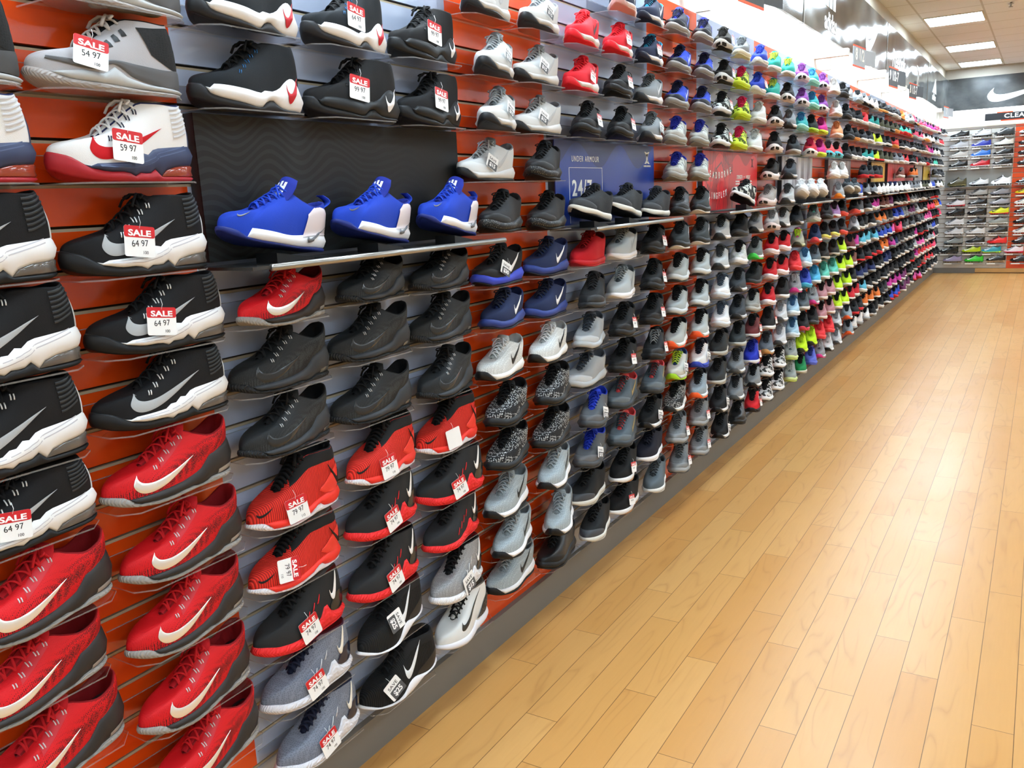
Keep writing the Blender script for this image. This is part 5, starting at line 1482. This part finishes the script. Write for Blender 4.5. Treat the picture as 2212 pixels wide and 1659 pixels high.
# ------------------------------------------------------------------ football boots on the far wall
CL = '''1 2 121314 dcdcdc black boot with white stripes
2 2 c8c8c8 16181a silver boot with black collar
3 2 33383a 222 charcoal high-collar boot
1 3 a8a8aa d8d8d8 silver boot
2 3 2c3aa0 e8e8ea white boot with blue wrap sole
3 3 e0e0d8 2a2c28 white boot with black side stripes
1 4 b4b0a8 e4e4e0 pale silver boot
2 4 2a6cc8 e0e4ea bright blue boot
3 4 1c1d1f d0d0d0 black boot with grey middle
1 5 151617 d0d0ce black boot with silver edge
2 5 b81c28 e0d0d0 red boot with white tick
3 5 1b1d1e e8e8e8 black boot with white sole and tick
1 0 4c472c 6a6238 olive high-top boot
2 0 d8d8d8 1c1c1c white boot with black toe
3 0 f0f0f0 f0f0f0 all-white high-top boot
1 -1 2a2b2d c8c8c8 black boot with grey loop
2 -1 a8a8a4 2a2a2a grey mid-top boot
3 -1 8c8c92 20242c silver boot fading to navy toe
1 -2 e0dcdc c02430 white boot with red edge
2 -2 17181a e0e0e0 black boot with grey sole
3 -2 9a9aa0 141414 grey boot with black front
1 -3 151618 222222 all-black low boot
2 -3 141517 17181a black boot with bold white tick
3 -3 d8e02a c8202a yellow boot with red front
1 -4 dedede e8e8e8 plain white boot
2 -4 1b1c1e d8d8d8 black boot with white heel loop
3 -4 8e9088 d8d4c8 grey boot with white letter N
1 -5 dcdcdc e4e4e4 white boot on grey shelf
2 -5 d4d4d2 c8c8c8 off-white boot
3 -5 1c1d1c d8d4c8 black boot with white letter N
1 -6 8c9290 2c2e2e grey and white boot
2 -6 1f2120 e0e0e0 black boot with three pale stripes
3 -6 e82c2c c82020 bright red boot
1 -7 1a1c18 202020 long black boot with white tick
2 -7 b8d020 2a3010 lime boot with black pattern
3 -7 2a9cae a8d42a teal boot with lime heel
1 -8 9c90b0 7a6c60 lilac metallic boot
2 -8 3ccc34 208a20 bright green boot
3 -8 191a1a b08a60 black boot with tan sole
4 2 e0e0e0 16181a black and white boot
4 3 1b1c1e 161616 black boot
4 4 202222 202020 black boot
4 5 2c3434 202020 dark green boot
4 0 17181a c8c8c8 black and grey boot
4 -1 e8d828 e04a20 yellow boot
4 -2 e4e0d8 e0e0d8 cream-white boot
4 -3 16171a b0b0b0 black boot with white tick
4 -4 161816 161816 black boot
4 -5 e0dcd4 d8d4cc cream boot
4 -6 1b1c1e 1c1c1c black boot with small tick
4 -7 e8dce0 d02a50 white boot with pink tip
4 -8 1d1f20 202020 black camouflage boot'''
CN = {1: 'left column', 2: 'middle column', 3: 'right column', 4: 'orange column'}
CZ = {5: 1.676, 4: 1.83, 3: 1.98, 2: 2.137, 0: 1.385, -1: 1.226, -2: 1.072, -3: .928, -4: .775, -5: .625, -6: .467, -7: .322, -8: .175}
CROW = {2: 'top shelf', 3: 'second shelf from top', 4: 'third shelf from top', 5: 'fourth shelf from top', 0: 'display row'}
for r_ in range(1, 9): CROW[-r_] = '%s shelf below display row' % ORD[r_]
RB = Matrix(((0,1,0,0),(-1,0,0,0),(0,0,1,0),(0,0,0,1)))       # toe towards -x
cleat = get_model('R')
STRIP = MB(); STRIP.box(-.005, -.003, -.135, .135, -.021, -.003); STRIP = STRIP.mesh('price_strip', 1, False)
PL = MB(); PL.box(-.0065, -.005, -.0, .12, -.021, -.005); PL = PL.mesh('price_label', 1, False)
ROTC = Matrix(((0,1,0,0),(-1,0,0,0),(0,0,1,0),(0,0,0,1)))
for ln in CL.split('\n'):
    c, k, c1, c2, look = ln.split(' ', 4); c = int(c); k = int(k)
    x = .30+.3105*(c-1)+(.03 if c == 4 else 0); z = CZ[k]; yb = YE-.032
    if k == -7: x = (.24, .565, .85, 1.16)[c-1]
    e = empty('football_boot'); hi = 'high' in look
    Mb = Matrix.Translation((x, YE-.085, z+.0005)) @ Matrix.Rotation(R(-90), 4, 'Z')
    e.matrix_world = Mb @ Matrix.Diagonal((1.1, 1.0, 1.6 if hi and k == 0 else 1.34, 1))
    tagp(e, '%s, %s, %s of cleat wall' % (look, CROW[k], CN[c]), 'shoe', 'football boots on the cleat wall')
    dd = dict(outsole=('rub', c2), upper=('gloss', c1), lining=('fab','1a1a1c'), tongue=('fab', c1), laces=('fab', 'd8d8d8' if c1 < '3' else '303030'), tick_mark=('rub', 'f0f0f0' if c1[0] in '1234789b' else '2a2c2e'))
    if 'stripes' in look or 'letter' in look or 'silver boot' == look: dd['tick_mark'] = ('rub', c1)
    P_ = {}
    for nm, me in sorted(cleat.meshes, key=lambda q: q[0] in SUB): P_[nm] = mobj(nm, me, [mat(*dd[nm])], P_.get(SUB.get(nm), e))
    if k != 0:
        s_ = empty('acrylic_shelf'); s_.matrix_world = Matrix.Translation((x, YE-.03, z)) @ Matrix.Rotation(R(-90), 4, 'Z')
        mobj('shelf_plate', SHELF_C, [ACR, ACE], s_)
        mobj('price_strip', STRIP, [mat('card','8a8882')], s_, Matrix.Translation((.124,0,0)) @ Matrix.Rotation(PI, 4, 'Z')); mobj('price_label', PL, [mat('card','e8e6dc')], s_, Matrix.Translation((.124,0,0)) @ Matrix.Rotation(PI, 4, 'Z'))
        tagp(s_, 'shelf with price strip, %s, %s of cleat wall' % (CROW[k], CN[c]), 'shelf', 'shelves of the cleat wall')
o = build('display_shelf', boxo(.12, 1.07, YE-.16, YE-.031, 1.377, 1.384), [M_STEEL]); tagp(o, 'long grey metal shelf across the middle of the cleat wall', 'shelf')
o = build('display_shelf', boxo(1.10, 1.66, YE-.16, YE-.031, 1.377, 1.384), [M_STEEL]); tagp(o, 'short metal shelf on orange panel of the cleat wall', 'shelf')

# ------------------------------------------------------------------ the hundreds of shoes beyond, as one mass
FAR = {}
def lowshoe(st):
    if st in FAR and FAR[st]: return FAR[st]
    s = Shoe.__new__(Shoe)
    b = {'r': [('outsole', [(0,.036),(.05,.03),(.13,.009),(1,.007)], 's', .0015), ('midsole', [(0,0),(.05,.030),(.2,.026),(.5,.027),(.7,.034),(1,.046)], 's', .004)],
         'f': [('outsole', [(0,.012),(1,.006)], 's', .001), ('midsole', [(0,.033),(.2,.026),(.5,.024),(1,.032)], 's', .002)],
         'c': [('outsole', [(0,.022),(.15,.009),(1,.008)], 's', .001), ('midsole', [(0,.046),(.2,.030),(.5,.030),(1,.050)], 's', .006)]}[st]
    s.__init__(L=.29, N=20, col=RUN, l0=.28, bands=b, M=5)
    mb = MB()
    for q in range(4):
        l = .36+.06*q; z = smo(RUN, l); mb.tube([(-.022,(l-.5)*.29,z-.002),(0,(l-.5)*.29-.004,z+.009),(.020,(l-.5)*.29,z-.002)], .0035, 4)
    mb.grid([[(-.020,.02,.094),(.018,.02,.094)],[(-.022,.034,.118),(.020,.034,.118)]])
    s.parts.append(('laces', mb)); FAR[st] = s.parts; return s.parts
TAKEN = {}
for r in rows_: TAKEN.setdefault(int(r[1]), []).append(float(r[4]))
FC = ['1a1b1d','232427','2b2c30','16171a','3a3c40','1c1d1f','7e8286','a4a8aa','5a5c60','dcdad6','e8e6e2','c4202c','d8343a','e8486a','e05aa0','b8308a','6a2a5a','1f2c5a','2a48b0','3c6aa0','5ab0c8','4cc0a4','28908a','c8e030','e0742c','e8a05a','7a4a40','4a4c38']
UPP = [0,0,1,2,3,5,4,6,7,9,11,12,13,15,17,18,22,20,21,23,24,25,27,27,26]
LOW_ = [0,0,1,1,2,3,3,5,5,4,6,7,8,8,10,11,12,13,14,15,16,17,18,20,24,26]
mbF = MB(); shF = MB(); rg = random.Random(11); nfar = 0
for k in range(-8, 6):
    y = max(TAKEN[k])+.314 if k in TAKEN else 8.5
    if k == 1: y = max(y, 8.5)
    while y < 15.72:
        ob = 8.33 < y < 9.35 or 10.32 < y < 12.8 or 13.7 < y < 15.0
        if k == 1 and not (8.33 < y < 9.35 or 10.9 < y < 12.5 and rg.random() < .7 or 14.3 < y): y += .314; continue
        up_ = rg.choice(UPP if k > 0 else LOW_)
        if 9.4 < y < 10.9 and k in (2,3,4,5) and rg.random() < .5: up_ = 27
        n_same = rg.choice((1,2,2,3))
        mid = rg.choice((10,10,10,9,10,25 if k > 2 else 10,12,7)); lc = rg.choice((0,3,up_,6,0)); st = rg.choice('rfc')
        if k == 0: mid = 10; up_ = rg.choice((10,10,9,11,18,27,6))
        for q in range(n_same):
            if y > 15.72: break
            yw = R(rg.uniform(4, 16)); x0 = .052+.15*math.sin(yw)+(.03 if k in (0, 1) else 0); z = zrow(k)+.0006
            ca, sa = math.cos(yw), math.sin(yw)
            for nm, mb in lowshoe(st):
                mi = {'outsole': mid if rg.random() < .75 else 0, 'midsole': mid, 'upper': up_, 'lining': 3, 'tongue': up_, 'laces': lc}[nm]
                mbF.add([(x0+vx*ca-vy*sa, y+vx*sa+vy*ca, z+vz) for vx, vy, vz in mb.v], mb.f, mi)
            o_ = len(shF.v)
            if not (k == 0): 
                xa = .0315 if k == 1 else .0005
                shF.box(xa, .116, y-.137, y+.137, z-.0036, z-.0016, 0)
                shF.box(.116, .1175, y-.137, y+.137, z-.0040, z-.0012, 1); shF.box(xa, xa+.002, y-.137, y+.137, z-.001, z+.05, 0)
            nfar += 1; y += .314
o = build('sneakers', mbF, [mat('fab', c) for c in FC], None, True); tagp(o, 'crowd of many-coloured sneakers filling the distant far end of wall', 'shoes', None, 'stuff')
o = build('acrylic_shelves', shF, [ACR, ACE]); tagp(o, 'rows of clear shelves under the distant sneakers', 'shelves', None, 'stuff')
print('far shoes', nfar)

# ------------------------------------------------------------------ world and view
w = bpy.data.worlds.new('world'); sc.world = w; w.use_nodes = True
w.node_tree.nodes['Background'].inputs[0].default_value = (.97, .98, 1, 1); w.node_tree.nodes['Background'].inputs[1].default_value = .3
sc.view_settings.view_transform = 'Standard'; sc.view_settings.look = 'None'; sc.view_settings.gamma = 1; sc.view_settings.exposure = EXPO
sc.view_settings.use_curve_mapping = False
sc.cycles.transparent_max_bounces = 40; sc.cycles.max_bounces = 8; sc.cycles.diffuse_bounces = 4
